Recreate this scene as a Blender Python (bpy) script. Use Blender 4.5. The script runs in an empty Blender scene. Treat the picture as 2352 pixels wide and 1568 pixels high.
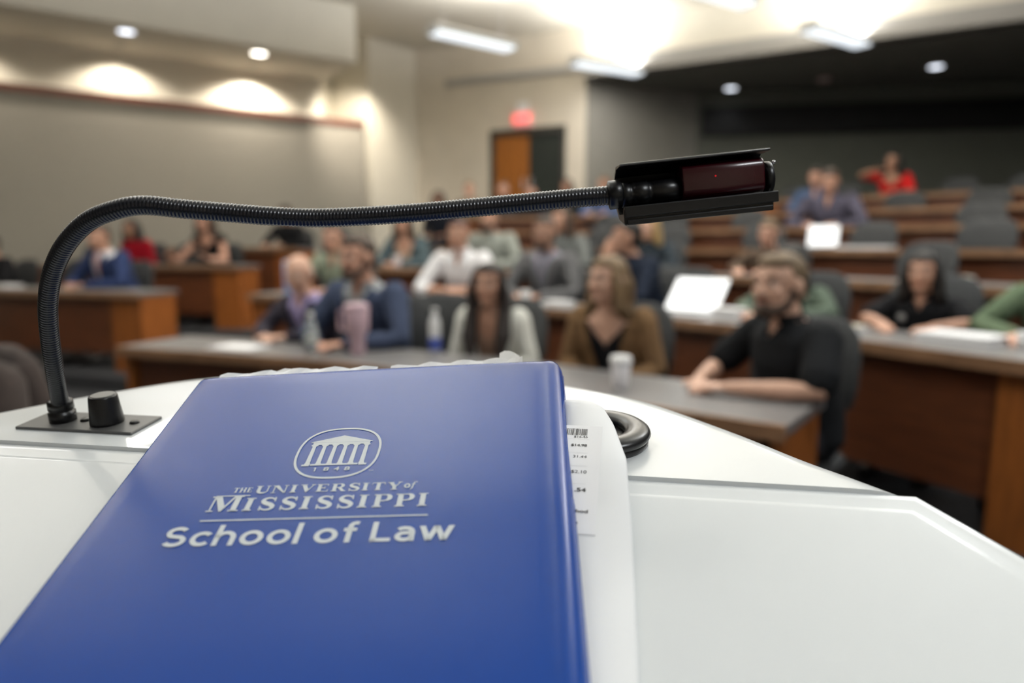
import bpy, bmesh, math, random
from mathutils import Vector, Matrix
random.seed(7)
R = math.radians
S = bpy.context.scene
COL = S.collection

# ---------------------------------------------------------------- camera
cd = bpy.data.cameras.new('camera'); cam = bpy.data.objects.new('camera', cd); COL.objects.link(cam)
cam.location = (0, 0, 1.3); cam.rotation_euler = (R(82.0), 0, 0)
cd.lens = 24; cd.sensor_width = 36; cd.clip_start = 0.02; cd.clip_end = 100
cd.dof.use_dof = True; cd.dof.focus_distance = 0.445; cd.dof.aperture_fstop = 2.9
S.camera = cam
# ---------------------------------------------------------------- world and exposure
W = bpy.data.worlds.new('world'); S.world = W; W.use_nodes = True
W.node_tree.nodes['Background'].inputs[0].default_value = (0.9, 0.95, 1.0, 1)
W.node_tree.nodes['Background'].inputs[1].default_value = 0.05
S.view_settings.view_transform = 'Standard'; S.view_settings.look = 'None'
S.view_settings.exposure = 0.0; S.view_settings.gamma = 1.0; S.view_settings.use_curve_mapping = False
S.cycles.use_denoising = True
S.cycles.max_bounces = 6; S.cycles.diffuse_bounces = 4; S.cycles.glossy_bounces = 3
S.cycles.sample_clamp_indirect = 6.0

def area(name, loc, rot, sx, sy, power, color):
    l = bpy.data.lights.new(name, 'AREA'); l.shape = 'RECTANGLE'; l.size = sx; l.size_y = sy
    l.energy = power; l.color = color
    o = bpy.data.objects.new(name, l); o.location = loc; o.rotation_euler = rot; COL.objects.link(o); return o
def spot(name, loc, rot, power, color, ang=90, blend=0.6, rad=0.05):
    l = bpy.data.lights.new(name, 'SPOT'); l.energy = power; l.color = color
    l.spot_size = R(ang); l.spot_blend = blend; l.shadow_soft_size = rad
    o = bpy.data.objects.new(name, l); o.location = loc; o.rotation_euler = rot; COL.objects.link(o); return o
COOL = (0.93, 0.97, 1.0); WARM = (1.0, 0.90, 0.76); NEUT = (1.0, 0.975, 0.94)
# x, y, z, heading (deg), watts down, watts up: suspended linear fixtures; after the first four they hang out of frame, over and behind the lectern
PENDANTS = [(-0.50, 9.28, 3.93, 38, 30, 55), (1.43, 10.68, 3.93, 30, 22, 42), (4.13, 9.14, 3.93, 34, 14, 50), (2.10, 7.62, 3.93, 34, 20, 100),
            (-2.9, 5.6, 3.55, 38, 30, 90), (0.6, 5.6, 3.55, 38, 26, 140), (4.2, 5.6, 3.55, 38, 22, 140), (-3.6, 3.0, 3.55, 38, 22, 110),
            (-0.9, 2.9, 3.55, 38, 9, 130), (2.6, 2.7, 3.55, 38, 38, 120), (-1.8, -0.2, 3.55, 38, 4, 10), (1.9, -1.1, 3.55, 38, 72, 25)]

# ---------------------------------------------------------------- materials
MATS = {}
def mat(name, col, rough=0.6, metal=0.0, spec=0.5, emit=None, es=0.0, noise=0.0, nscale=8.0, stretch=(1, 1, 1),
        trans=0.0, coat=0.0, bump=0.0, bscale=200.0, alpha=1.0, sheen=0.0):
    if name in MATS: return MATS[name]
    m = bpy.data.materials.new(name); m.use_nodes = True; nt = m.node_tree; b = nt.nodes['Principled BSDF']
    b.inputs['Base Color'].default_value = (*col, 1); b.inputs['Roughness'].default_value = rough
    b.inputs['Metallic'].default_value = metal; b.inputs['Specular IOR Level'].default_value = spec
    b.inputs['Coat Weight'].default_value = coat; b.inputs['Transmission Weight'].default_value = trans
    b.inputs['Sheen Weight'].default_value = sheen
    if emit: b.inputs['Emission Color'].default_value = (*emit, 1); b.inputs['Emission Strength'].default_value = es
    if noise > 0:
        tc = nt.nodes.new('ShaderNodeTexCoord'); mp = nt.nodes.new('ShaderNodeMapping'); n = nt.nodes.new('ShaderNodeTexNoise')
        mp.inputs['Scale'].default_value = stretch; n.inputs['Scale'].default_value = nscale; n.inputs['Detail'].default_value = 5
        r = nt.nodes.new('ShaderNodeValToRGB'); r.color_ramp.elements[0].position = 0.3; r.color_ramp.elements[1].position = 0.7
        r.color_ramp.elements[0].color = (*[max(0, c * (1 - noise)) for c in col], 1)
        r.color_ramp.elements[1].color = (*[min(1, c * (1 + noise)) for c in col], 1)
        nt.links.new(tc.outputs['Object'], mp.inputs['Vector']); nt.links.new(mp.outputs['Vector'], n.inputs['Vector'])
        nt.links.new(n.outputs['Fac'], r.inputs['Fac']); nt.links.new(r.outputs['Color'], b.inputs['Base Color'])
    if bump > 0:
        tc = nt.nodes.new('ShaderNodeTexCoord'); n = nt.nodes.new('ShaderNodeTexNoise'); n.inputs['Scale'].default_value = bscale
        bp = nt.nodes.new('ShaderNodeBump'); bp.inputs['Strength'].default_value = bump; bp.inputs['Distance'].default_value = 0.001
        nt.links.new(tc.outputs['Object'], n.inputs['Vector']); nt.links.new(n.outputs['Fac'], bp.inputs['Height'])
        nt.links.new(bp.outputs['Normal'], b.inputs['Normal'])
    MATS[name] = m; return m

M_carpet = mat('dark_carpet', (0.030, 0.031, 0.035), 0.95, noise=0.35, nscale=60, bump=0.4)
M_riser = mat('riser_carpet', (0.028, 0.028, 0.031), 0.95, noise=0.3, nscale=60)
M_cream = mat('cream_paint', (0.62, 0.56, 0.46), 0.8, noise=0.04, nscale=3)
M_creamlight = mat('pale_cream_paint', (0.72, 0.68, 0.58), 0.8, noise=0.03, nscale=3)
M_ceil = mat('ceiling_paint', (0.66, 0.63, 0.55), 0.85, noise=0.03, nscale=2)
M_ceildark = mat('grey_ceiling_tile', (0.15, 0.15, 0.13), 0.9, noise=0.05, nscale=3)
M_fabric = mat('acoustic_fabric', (0.30, 0.28, 0.24), 0.9, noise=0.06, nscale=40)
M_backwall = mat('grey_green_wall', (0.105, 0.11, 0.092), 0.9, noise=0.05, nscale=4)
M_sidewall = mat('grey_wall', (0.22, 0.21, 0.185), 0.9, noise=0.05, nscale=4)
M_black = mat('black_panel', (0.008, 0.008, 0.008), 0.8, noise=0.2, nscale=6)
M_bulk = mat('bulkhead_grey', (0.36, 0.35, 0.33), 0.8, noise=0.03, nscale=3)
M_rail = mat('cherry_rail', (0.13, 0.035, 0.016), 0.45, noise=0.3, nscale=6, stretch=(1, 1, 12))
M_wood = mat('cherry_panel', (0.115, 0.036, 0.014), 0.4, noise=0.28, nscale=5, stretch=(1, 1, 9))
M_woodlit = mat('lit_cherry_veneer', (0.27, 0.085, 0.018), 0.4, noise=0.25, nscale=5, stretch=(9, 9, 1))  # cherry again, with the light on the desk ends put into its colour
M_edge = mat('light_wood_edge', (0.24, 0.13, 0.07), 0.4, noise=0.2, nscale=9)
M_lam = mat('grey_laminate', (0.16, 0.155, 0.155), 0.33, noise=0.08, nscale=90)
M_doorwood = mat('door_veneer', (0.30, 0.10, 0.012), 0.4, noise=0.3, nscale=4, stretch=(8, 8, 1))
M_doordark = mat('dark_door_glass', (0.025, 0.03, 0.026), 0.25)
M_frame = mat('dark_door_frame', (0.03, 0.027, 0.022), 0.5)
M_chair = mat('charcoal_upholstery', (0.056, 0.058, 0.060), 0.9, spec=0.2, noise=0.2, nscale=90)
M_plastic = mat('black_plastic', (0.012, 0.012, 0.013), 0.4)
M_chrome = mat('brushed_metal', (0.5, 0.5, 0.52), 0.3, metal=1.0)
M_diff = mat('lamp_diffuser', (0.8, 0.85, 0.9), 0.5, emit=(0.86, 0.93, 1.0), es=1.15)
M_down = mat('downlight_lens', (0.9, 0.95, 1), 0.5, emit=(0.85, 0.9, 1.0), es=3.2)
M_downwarm = mat('warm_downlight_lens', (1, 0.95, 0.85), 0.5, emit=(1.0, 0.93, 0.8), es=9.0)
M_house = mat('fixture_housing', (0.5, 0.5, 0.48), 0.5)
M_white = mat('white_plastic', (0.8, 0.8, 0.8), 0.4)
M_paper = mat('white_paper', (0.85, 0.85, 0.86), 0.8)

# ---------------------------------------------------------------- object helpers
def obj(name, bm, material, parent=None, smooth=False, label=None, cat=None, group=None, kind=None, recalc=True):
    if recalc: bmesh.ops.recalc_face_normals(bm, faces=bm.faces)
    me = bpy.data.meshes.new(name); bm.to_mesh(me); bm.free()
    if isinstance(material, (list, tuple)):
        for q in material: me.materials.append(q)
    else: me.materials.append(material)
    if smooth: me.polygons.foreach_set('use_smooth', [True] * len(me.polygons))
    o = bpy.data.objects.new(name, me); COL.objects.link(o)
    if parent: o.parent = parent
    return tag(o, label, cat, group, kind)
def tag(o, label=None, cat=None, group=None, kind=None):
    if label: o['label'] = label
    if cat: o['category'] = cat
    if group: o['group'] = group
    if kind: o['kind'] = kind
    return o
def thing(name, label, cat, loc=(0, 0, 0), rz=0.0, group=None):
    o = bpy.data.objects.new(name, None); o.empty_display_size = 0.1; COL.objects.link(o)
    o.location = loc; o.rotation_euler = (0, 0, rz); return tag(o, label, cat, group)
def copy_tree(o, parent=None):
    c = o.copy(); COL.objects.link(c)
    if parent: c.parent = parent
    for ch in list(o.children): copy_tree(ch, c)
    return c
def bevel(o, w, seg=2):
    m = o.modifiers.new('bevel', 'BEVEL'); m.width = w; m.segments = seg; m.limit_method = 'ANGLE'; m.angle_limit = R(40); return o
def box(bm, x0, x1, y0, y1, z0, z1, M=None):
    v = [bm.verts.new(Vector(p) if M is None else M @ Vector(p)) for p in
         [(x0, y0, z0), (x1, y0, z0), (x1, y1, z0), (x0, y1, z0), (x0, y0, z1), (x1, y0, z1), (x1, y1, z1), (x0, y1, z1)]]
    for f in [(0, 3, 2, 1), (4, 5, 6, 7), (0, 1, 5, 4), (1, 2, 6, 5), (2, 3, 7, 6), (3, 0, 4, 7)]: bm.faces.new([v[i] for i in f])
def BX(*a, M=None):
    bm = bmesh.new(); box(bm, *a, M=M); return bm
def rings(bm, loops, close=True, cap0=True, cap1=True):
    vs = [[bm.verts.new(p) for p in L] for L in loops]; n = len(loops[0])
    for a, b in zip(vs, vs[1:]):
        for i in range(n if close else n - 1):
            j = (i + 1) % n; bm.faces.new([a[i], a[j], b[j], b[i]])
    if cap0: bm.faces.new(list(reversed(vs[0])))
    if cap1: bm.faces.new(vs[-1])
    return vs
def lathe(bm, prof, cx=0, cy=0, seg=28, M=None):
    L = []
    for r, z in prof:
        c = [Vector((cx + r * math.cos(2 * math.pi * i / seg), cy + r * math.sin(2 * math.pi * i / seg), z)) for i in range(seg)]
        L.append([M @ p for p in c] if M else c)
    rings(bm, L)
def ell(bm, c, r, M=None, seg=18, rg=12):
    mt = Matrix.Translation(c) @ Matrix.Diagonal((r[0], r[1], r[2], 1))
    if M is not None: mt = M @ mt
    bmesh.ops.create_uvsphere(bm, u_segments=seg, v_segments=rg, radius=1, matrix=mt)
def limb(bm, pts, rad, seg=14, lat=Vector((1, 0, 0)), caps=True, M=None):
    """closed tapered tube; rad items are r or (r across lat, r along the other axis)"""
    P = [Vector(p) if M is None else M @ Vector(p) for p in pts]
    if M is not None: lat = (M.to_3x3() @ lat).normalized()
    rr = [(r, r) if not isinstance(r, tuple) else r for r in rad]; L = []
    def ring(c, t, a, b):
        u = lat - t * lat.dot(t)
        if u.length < 0.15: u = Vector((0, 1, 0)) - t * t.y
        if u.length < 0.15: u = Vector((0, 0, 1)) - t * t.z
        u.normalize(); v = t.cross(u)
        return [c + u * (a * math.cos(2 * math.pi * k / seg)) + v * (b * math.sin(2 * math.pi * k / seg)) for k in range(seg)]
    n = len(P); T = []
    for i in range(n):
        t = (P[min(i + 1, n - 1)] - P[max(i - 1, 0)]); T.append(t.normalized())
    if caps:
        m = min(rr[0]); L.append(ring(P[0] - T[0] * m * 0.95, T[0], rr[0][0] * 0.3, rr[0][1] * 0.3)); L.append(ring(P[0] - T[0] * m * 0.7, T[0], rr[0][0] * 0.72, rr[0][1] * 0.72))
    for i in range(n): L.append(ring(P[i], T[i], *rr[i]))
    if caps:
        m = min(rr[-1]); L.append(ring(P[-1] + T[-1] * m * 0.7, T[-1], rr[-1][0] * 0.72, rr[-1][1] * 0.72)); L.append(ring(P[-1] + T[-1] * m * 0.95, T[-1], rr[-1][0] * 0.3, rr[-1][1] * 0.3))
    rings(bm, L)
def spline(P, n):
    P = [Vector(p) for p in P]; m = len(P); out = []
    for k in range(n):
        t = k / (n - 1) * (m - 1); i = min(int(t), m - 2); f = t - i
        p1, p2 = P[i], P[i + 1]; p0 = P[i - 1] if i > 0 else 2 * p1 - p2; p3 = P[i + 2] if i + 2 < m else 2 * p2 - p1
        out.append(0.5 * (2 * p1 + (p2 - p0) * f + (2 * p0 - 5 * p1 + 4 * p2 - p3) * f * f + (3 * p1 - p0 - 3 * p2 + p3) * f ** 3))
    return out
def voxel(bm, size, it=2, fac=0.5):
    me = bpy.data.meshes.new('tmp'); bm.to_mesh(me); bm.free()
    o = bpy.data.objects.new('tmp', me); COL.objects.link(o)
    m = o.modifiers.new('r', 'REMESH'); m.mode = 'VOXEL'; m.voxel_size = size; m.use_smooth_shade = True
    if it: s = o.modifiers.new('s', 'SMOOTH'); s.iterations = it; s.factor = fac
    dg = bpy.context.evaluated_depsgraph_get(); e = o.evaluated_get(dg)
    out = bpy.data.meshes.new_from_object(e, depsgraph=dg)
    bpy.data.objects.remove(o); bpy.data.meshes.remove(me); return out
def mobj(name, me, material, parent=None, label=None):
    me.name = name; me.materials.clear(); me.materials.append(material)
    me.polygons.foreach_set('use_smooth', [True] * len(me.polygons))
    o = bpy.data.objects.new(name, me); COL.objects.link(o)
    if parent: o.parent = parent
    if label: o['label'] = label
    return o

# ================================================================= THE ROOM
def wall(name, p0, p1, z0, z1, m, th=0.12, side=1):
    """slab from p0 to p1; its thickness goes to the left of the direction (side=1)"""
    a = Vector((*p0, 0)); b = Vector((*p1, 0)); d = (b - a).normalized(); nrm = Vector((-d.y, d.x, 0)) * th * side
    bm = bmesh.new(); rings(bm, [[q + Vector((0, 0, z)) for q in (a, b, b + nrm, a + nrm)] for z in (z0, z1)])
    return obj(name, bm, m, kind='structure')
def slab(name, poly, z0, z1, m):
    bm = bmesh.new()
    lo = [bm.verts.new((x, y, z0)) for x, y in poly]; hi = [bm.verts.new((x, y, z1)) for x, y in poly]; n = len(poly)
    bm.faces.new(lo); bm.faces.new(hi)
    for i in range(n): bm.faces.new([lo[i], lo[(i + 1) % n], hi[(i + 1) % n], hi[i]])
    bmesh.ops.triangulate(bm, faces=[f for f in bm.faces if len(f.verts) > 4])
    return obj(name, bm, m, kind='structure')
TI = {1: 0.0, 2: 0.14, 3: 0.33, 4: 0.53, 5: 0.75, 6: 0.98, 7: 1.22, 'A': 0.14, 'B': 0.33, 'C': 0.53}
FAR = [(10.2, -4.2), (10.2, 14.2), (-9.2, 14.2)]
slab('floor', [(-9.2, -4.2), (10.2, -4.2), (10.2, 14.2), (-9.2, 14.2)], -0.1, 0.0, M_carpet)
slab('floor', [(-9.2, 7.6), (-6.3, 6.85), (-3.35, 5.9), (-2.3, 5.7), (-0.9, 5.15), (0.75, 3.8), (1.72, 2.2), (2.2, 0.8), (2.4, -4.2)] + FAR, 0.0, TI[2], M_carpet)
slab('floor', [(-9.2, 8.4), (-6.2, 8.02), (-3.15, 7.62), (-1.9, 7.0), (-0.3, 6.38), (1.72, 4.78), (2.8, 3.0), (3.3, -4.2)] + FAR, TI[2], TI[3], M_carpet)
slab('floor', [(-9.2, 9.4), (-4.9, 9.05), (-2.8, 8.78), (-1.4, 8.22), (0.35, 7.5), (2.68, 5.62), (3.98, 3.6), (4.5, -4.2)] + FAR, TI[3], TI[4], M_carpet)
slab('floor', [(-9.2, 11.4), (-3.0, 10.2), (-1.0, 9.38), (1.0, 8.58), (3.63, 6.48), (5.12, 4.3), (5.7, -4.2)] + FAR, TI[4], TI[5], M_carpet)
slab('floor', [(-9.2, 12.4), (-3.0, 10.95), (-1.0, 10.38), (1.45, 9.7), (2.2, 9.4), (4.58, 7.4), (6.25, 4.9), (6.9, -4.2)] + FAR, TI[5], TI[6], M_carpet)
slab('floor', [(-9.2, 13.4), (-1.5, 12.0), (1.5, 11.55), (3.4, 10.2), (5.55, 8.2), (7.35, 5.6), (8.0, -4.2)] + FAR, TI[6], TI[7], M_carpet)

# left side: fabric wall with a cherry rail, a lit upper wall set back above it
LD = Vector((0.817, 0.577)); LN = Vector((-0.577, 0.817))
a = Vector((-8.2, 7.88)); b = Vector((-2.6, 11.84))
wall('wall_left', a, b + LD * 0.12, 0, 3.30, M_fabric, 0.30)
wall('trim_1', a - LN * 0.045, b - LN * 0.045 + LD * 0.12, 3.27, 3.36, M_rail, 0.045)
wall('wall_left_upper', a + LN * 0.16, b + LN * 0.16 - LD * 0.55, 3.30, 4.8, M_creamlight, 0.14)
wall('wall_left_side', (-8.2, -4.2), (-8.2, 7.95), 0, 4.8, M_fabric, 0.2)
wall('wall_left_return', b + LN * 0.16 - LD * 0.6, (-3.2, 12.75), 3.2, 4.8, M_creamlight, 0.1)
# corner column (a square pier turned to the room)
bm = bmesh.new(); rings(bm, [[Vector((x, y, z)) for x, y in [(-2.42, 12.02), (-1.74, 12.80), (-2.42, 13.3), (-3.25, 12.6)]] for z in (0, 4.8)])
obj('wall_column', bm, M_creamlight, kind='structure')
wall('wall_corner', (-1.74, 12.80), (-1.16, 12.62), 0, 4.8, M_cream)
# door wall, in line with the bulkhead
DD = (Vector((1.19, 11.45)) - Vector((-1.16, 12.62))).normalized(); DN = Vector((-DD.y, DD.x)); D0 = Vector((-1.16, 12.62))
def dp(t, o=0.0): v = D0 + DD * t + DN * o; return (v.x, v.y)
wall('wall_door', dp(0), dp(0.86), 0, 4.8, M_cream)
wall('wall_door', dp(2.29), dp(2.63), 0, 4.8, M_cream)
wall('wall_door', dp(0.86), dp(2.29), 3.27, 4.8, M_cream)
dang = math.atan2(DD.y, DD.x)
door = tag(bpy.data.objects.new('door_1', None), kind='structure'); COL.objects.link(door)
door.location = (*dp(0.86), TI[7]); door.rotation_euler = (0, 0, dang)
bm = bmesh.new(); box(bm, 0.0, 0.09, 0.0, 0.12, 0, 2.05); box(bm, 1.34, 1.43, 0.0, 0.12, 0, 2.05); box(bm, 0.0, 1.43, 0.0, 0.12, 1.95, 2.05)
obj('door_frame', bm, M_frame, door)
dl = obj('door_leaf', BX(0.09, 0.735, 0.04, 0.085, 0.01, 1.95), M_doorwood, door)
d2 = obj('door_leaf', BX(0.74, 1.34, 0.04, 0.085, 0.01, 1.95), M_doordark, door)
for q, x in ((dl, 0.66), (d2, 0.80)):
    bm = bmesh.new(); limb(bm, [(x, 0.035, 0.98), (x, -0.02, 0.98), (x, -0.02, 1.0), (x, -0.02, 1.2), (x, 0.035, 1.22)], [0.009] * 5, 8); obj('door_handle', bm, M_chrome, q, True)
# recess behind the bulkhead
wall('wall_side', (1.19, 11.45), (3.30, 12.60), 0, 4.0, M_sidewall)
wall('wall_back', (3.30, 12.60), (10.2, 11.35), 0, 4.0, M_backwall)
wall('trim_2', (3.36, 12.49), (10.2, 11.25), 3.22, 3.70, M_black, 0.09)
wall('wall_right', (10.0, 11.6), (10.0, -4.2), 0, 4.8, M_sidewall)
wall('wall_front', (10.2, -4.0), (-8.4, -4.0), 0, 4.8, M_cream)
# ceilings
BP = [(1.19, 11.45), (6.14, 8.64), (10.2, 6.34)]
slab('ceiling', [(-8.4, -4.2), (10.2, -4.2), (10.2, 6.34), (6.14, 8.64), (1.19, 11.45), (-1.16, 12.7), (-3.4, 13.3), (-8.4, 13.3)], 4.75, 4.9, M_ceil)
slab('ceiling', [(1.19, 11.45), (6.14, 8.64), (10.2, 6.34), (10.2, 12.8), (1.19, 12.8)], 3.95, 4.07, M_ceildark)
for p_, q_ in (((1.19, 11.45), (6.14, 8.64)), ((6.14, 8.64), (10.2, 6.34))):
    wall('wall_bulkhead', p_, q_, 3.95, 4.75, M_creamlight, 0.1)
    wall('trim_4', p_, q_, 3.95, 4.20, M_bulk, 0.06, -1)
wall('trim_5', dp(0, -0.05), dp(2.63, -0.05), 4.08, 4.18, M_bulk, 0.05)
dB = (Vector((6.14, 8.64)) - Vector((1.19, 11.45))).normalized(); nB = Vector((-dB.y, dB.x))
wall('trim_3', Vector((1.19, 11.45)) - nB * 0.14, Vector((10.0, 6.45)) - nB * 0.14, 3.95, 4.03, M_bulk, 0.1)
# soffit along the left wall carrying the wall-wash downlights
s0 = a - LN * 1.35; s1 = b - LN * 1.25
bm = bmesh.new(); rings(bm, [[Vector((q.x, q.y, z)) for q in (s0, s1 - LD * 0.5, b + LN * 0.3 - LD * 0.48, a + LN * 0.3)] for z in (3.97, 4.76)]); obj('ceiling_soffit', bm, M_ceil, kind='structure')

# ---------------------------------------------------------------- lamps
def downlight(x, y, z, label, lens, power, color, ang=110, aim=(0, 0, 0), group=None, lit=True):
    t = thing('downlight', label, 'ceiling light', (x, y, z), 0, group)
    bm = bmesh.new(); lathe(bm, [(0.125, 0.0), (0.125, -0.012), (0.10, -0.014), (0.098, 0.0)]); obj('trim_ring', bm, M_white, t, True)
    bm = bmesh.new(); lathe(bm, [(0.095, -0.001), (0.095, -0.009), (0.06, -0.011)]); obj('lens', bm, lens, t, True)
    if power: spot('downlight_lamp', (x, y, z - 0.03), aim, power, color, ang)
downlight(-3.545, 10.03, 3.97, 'glaring warm downlight in the soffit above the cherry rail', M_downwarm, 40, WARM, 150)
downlight(-4.852, 9.044, 3.97, 'dim downlight in the soffit left of the glaring one', M_down, 12, WARM, 150)
downlight(-6.35, 7.98, 3.97, 'downlight at the left end of the soffit, mostly out of frame', M_down, 12, WARM, 150)
for tt, pw in ((1.55, 70), (3.40, 75), (5.15, 150)):     # wall washers in the soffit, close to the upper wall
    q = a + LN * (0.16 - 0.38) + LD * tt
    w_ = thing('wall_washer', 'recessed wall washer in the soffit over the cherry rail', 'ceiling light', (q.x, q.y, 3.97), 0, 'wall washers over the cherry rail')
    bm = bmesh.new(); lathe(bm, [(0.07, 0.0), (0.07, -0.006), (0.055, -0.007), (0.053, 0.0)], seg=20); obj('trim_ring', bm, M_house, w_, True)
    spot('wall_washer_lamp', (q.x, q.y, 3.955), (0, 0, 0), pw, WARM, 140, 0.45, 0.03)
spot('column_lamp', (-2.40, 11.0, 3.93), (R(55), 0, R(22)), 170, WARM, 80, 0.7)
downlight(3.723, 12.10, 3.95, 'round white downlight in the dark ceiling above the back wall, nearer the door', M_down, 5, COOL)
downlight(6.332, 10.666, 3.95, 'round white downlight in the dark ceiling at the right', M_down, 8, COOL)
t = thing('smoke_detector', 'small pinkish smoke detector on the dark ceiling between the downlights', 'smoke detector', (5.0, 11.418, 3.95))
bm = bmesh.new(); lathe(bm, [(0.10, 0), (0.10, -0.02), (0.075, -0.05), (0.03, -0.055)]); obj('detector_body', bm, mat('detector_plastic', (0.5, 0.38, 0.36), 0.5), t, True)
PL = ['hanging linear light nearest the corner column', 'hanging linear light above the exit door', 'hanging linear light in front of the grey bulkhead at the right',
      'hanging linear light cut by the top edge of the picture']
for i, (x, y, z, h, wd_, wu_) in enumerate(PENDANTS):
    if i < 4:
        t = thing('pendant_light', PL[i], 'ceiling light', (x, y, z), R(h), 'hanging linear lights')
        bm = bmesh.new(); rings(bm, [[Vector((xx, yy, zz)) for yy, zz in [(-0.11, 0), (-0.12, 0.05), (-0.05, 0.09), (0.05, 0.09), (0.12, 0.05), (0.11, 0)]] for xx in (-0.62, 0.62)])
        obj('housing', bm, M_house, t)
        obj('diffuser', BX(-0.60, 0.60, -0.105, 0.105, -0.035, -0.001), M_diff, t)
        for sx in (-0.45, 0.45):
            bm = bmesh.new(); limb(bm, [(sx, 0, 0.08), (sx, 0, 0.82)], [0.004, 0.004], 6); obj('suspension_wire', bm, M_chrome, t)
        for sx in (-0.63, 0.63):
            obj('end_cap', BX(sx - 0.012, sx + 0.012, -0.12, 0.12, -0.03, 0.085), M_house, t)
    area('pendant_lamp_down', (x, y, z - 0.05), (0, 0, R(h)), 1.2, 0.2, wd_, NEUT if i < 8 else COOL)
    area('pendant_lamp_up', (x, y, z + 0.11), (math.pi, 0, R(h)), 1.2, 0.12, wu_, NEUT if i < 8 else COOL)

# exit sign
t = thing('exit_sign', 'small red illuminated EXIT sign on the wall above the double door', 'sign', (*dp(1.52, -0.06), 3.30), dang)
obj('sign_box', BX(-0.15, 0.15, -0.02, 0.05, 0, 0.22), mat('exit_face', (0.8, 0.55, 0.5), 0.4, emit=(1.0, 0.25, 0.25), es=0.55), t)
obj('canopy', BX(-0.10, 0.10, -0.005, 0.04, 0.22, 0.38), M_white, t)
def text_mesh(body, size, extrude=0.0, bold=0.0, align='LEFT', space=1.0, sx=1.0):
    c = bpy.data.curves.new('txt', 'FONT'); c.body = body; c.size = size; c.extrude = extrude; c.offset = bold; c.align_x = align
    c.space_character = space; c.resolution_u = 6
    o = bpy.data.objects.new('txt', c); COL.objects.link(o); dg = bpy.context.evaluated_depsgraph_get()
    me = bpy.data.meshes.new_from_object(o.evaluated_get(dg), depsgraph=dg); bpy.data.objects.remove(o)
    if sx != 1.0:
        for v in me.vertices: v.co.x *= sx
    return me
me = text_mesh('EXIT', 0.17, 0.003, 0.004, 'CENTER'); me.materials.clear(); me.materials.append(mat('exit_red', (0.8, 0.02, 0.03), 0.4, emit=(1.0, 0.05, 0.06), es=1.6))
o = bpy.data.objects.new('sign_letters', me); COL.objects.link(o); o.parent = t; o.location = (0, -0.024, 0.05); o.rotation_euler = (R(90), 0, 0)

# ================================================================= DESKS
ROWS = {1: [(-2.21, 3.79), (-1.03, 3.35), (-0.2, 2.88), (0.86, 2.08)],
        2: [(-2.3, 5.95), (-0.88, 5.4), (0.92, 3.98), (1.93, 2.38)],
        3: [(-1.8, 7.25), (-0.18, 6.6), (1.93, 4.95), (3.1, 3.1)],
        4: [(-1.3, 8.45), (0.5, 7.7), (2.9, 5.8), (4.25, 3.7)],
        5: [(-0.9, 9.6), (1.15, 8.8), (3.85, 6.7), (5.4, 4.4)],
        6: [(-0.9, 10.6), (1.75, 9.8), (4.8, 7.6), (6.5, 5.0)],
        7: [(3.6, 10.4), (5.8, 8.4), (7.6, 5.7)],
        'A': [(-6.3, 7.1), (-4.9, 6.53), (-3.35, 6.12)],
        'B': [(-6.2, 8.3), (-4.7, 8.15), (-3.15, 7.9)],
        'C': [(-4.9, 9.3), (-3.8, 9.2), (-2.8, 9.0)]}
def row_curve(k, n=41):
    P = spline([(x, y, 0) for x, y in ROWS[k]], n); N = []
    for i in range(n):
        t = P[min(i + 1, n - 1)] - P[max(i - 1, 0)]; t.normalize(); N.append(Vector((-t.y, t.x, 0)))
    return P, N
def row_at(k, u, o=0.0):
    P, N = row_curve(k, 201); i = max(0, min(200, int(round(u * 200)))); p = P[i] + N[i] * o
    return p, math.atan2(N[i].y, N[i].x)
def sweep(bm, P, N, prof):
    rings(bm, [[p + n * o + Vector((0, 0, z)) for o, z in prof] for p, n in zip(P, N)])
def desk(k, label, ped=0.34):
    T = TI[k]; P, N = row_curve(k); o = P[len(P) // 2].copy(); o.z = T
    t = thing('curved_desk', label, 'desk', o); P = [p - Vector((o.x, o.y, 0)) for p in P]
    bm = bmesh.new(); sweep(bm, P, N, [(0.0, 0.705), (0.5, 0.705), (0.5, 0.74), (0.0, 0.74)]); obj('worktop', bm, M_lam, t, label='grey laminate worktop')
    bm = bmesh.new(); sweep(bm, P, N, [(-0.022, 0.69), (0.0, 0.69), (0.0, 0.742), (-0.022, 0.742)]); obj('edge_band', bm, M_edge, t, label='pale wood front edge')
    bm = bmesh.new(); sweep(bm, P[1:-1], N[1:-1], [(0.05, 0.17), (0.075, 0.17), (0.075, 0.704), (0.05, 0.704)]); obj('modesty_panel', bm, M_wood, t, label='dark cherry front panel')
    for p, n, sg in ((P[0], N[0], 1), (P[-1], N[-1], -1)):
        d = Vector((n.y, -n.x, 0)) * sg; bm = bmesh.new()
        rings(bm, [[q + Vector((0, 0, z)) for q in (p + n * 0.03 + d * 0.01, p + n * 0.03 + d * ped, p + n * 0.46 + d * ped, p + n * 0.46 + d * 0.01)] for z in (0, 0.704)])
        obj('end_pedestal', bm, M_woodlit, t, label='cherry end pedestal, coloured lighter as if lit')
    return t
desk(1, 'front curved desk nearest the lectern, with tumbler, bottles and coffee cup', 0.06)
desk(2, 'long curved desk behind the front row, laptop with white screen on it', 0.19)
desk(3, 'third curved desk, behind the row with the white-shirted man')
desk(4, 'fourth curved desk, just above the woman in black polo')
desk(5, 'fifth curved desk, in front of the man in plaid shirt')
desk(6, 'sixth curved desk, from below the door to the far right')
desk(7, 'topmost curved desk at the right, below the grey back wall')
desk('A', 'short curved desk at far left, under the man in blue suit')
desk('B', 'short curved desk at left, under the long-haired woman in black')
desk('C', 'rearmost short desk at left, against the fabric wall')

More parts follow.
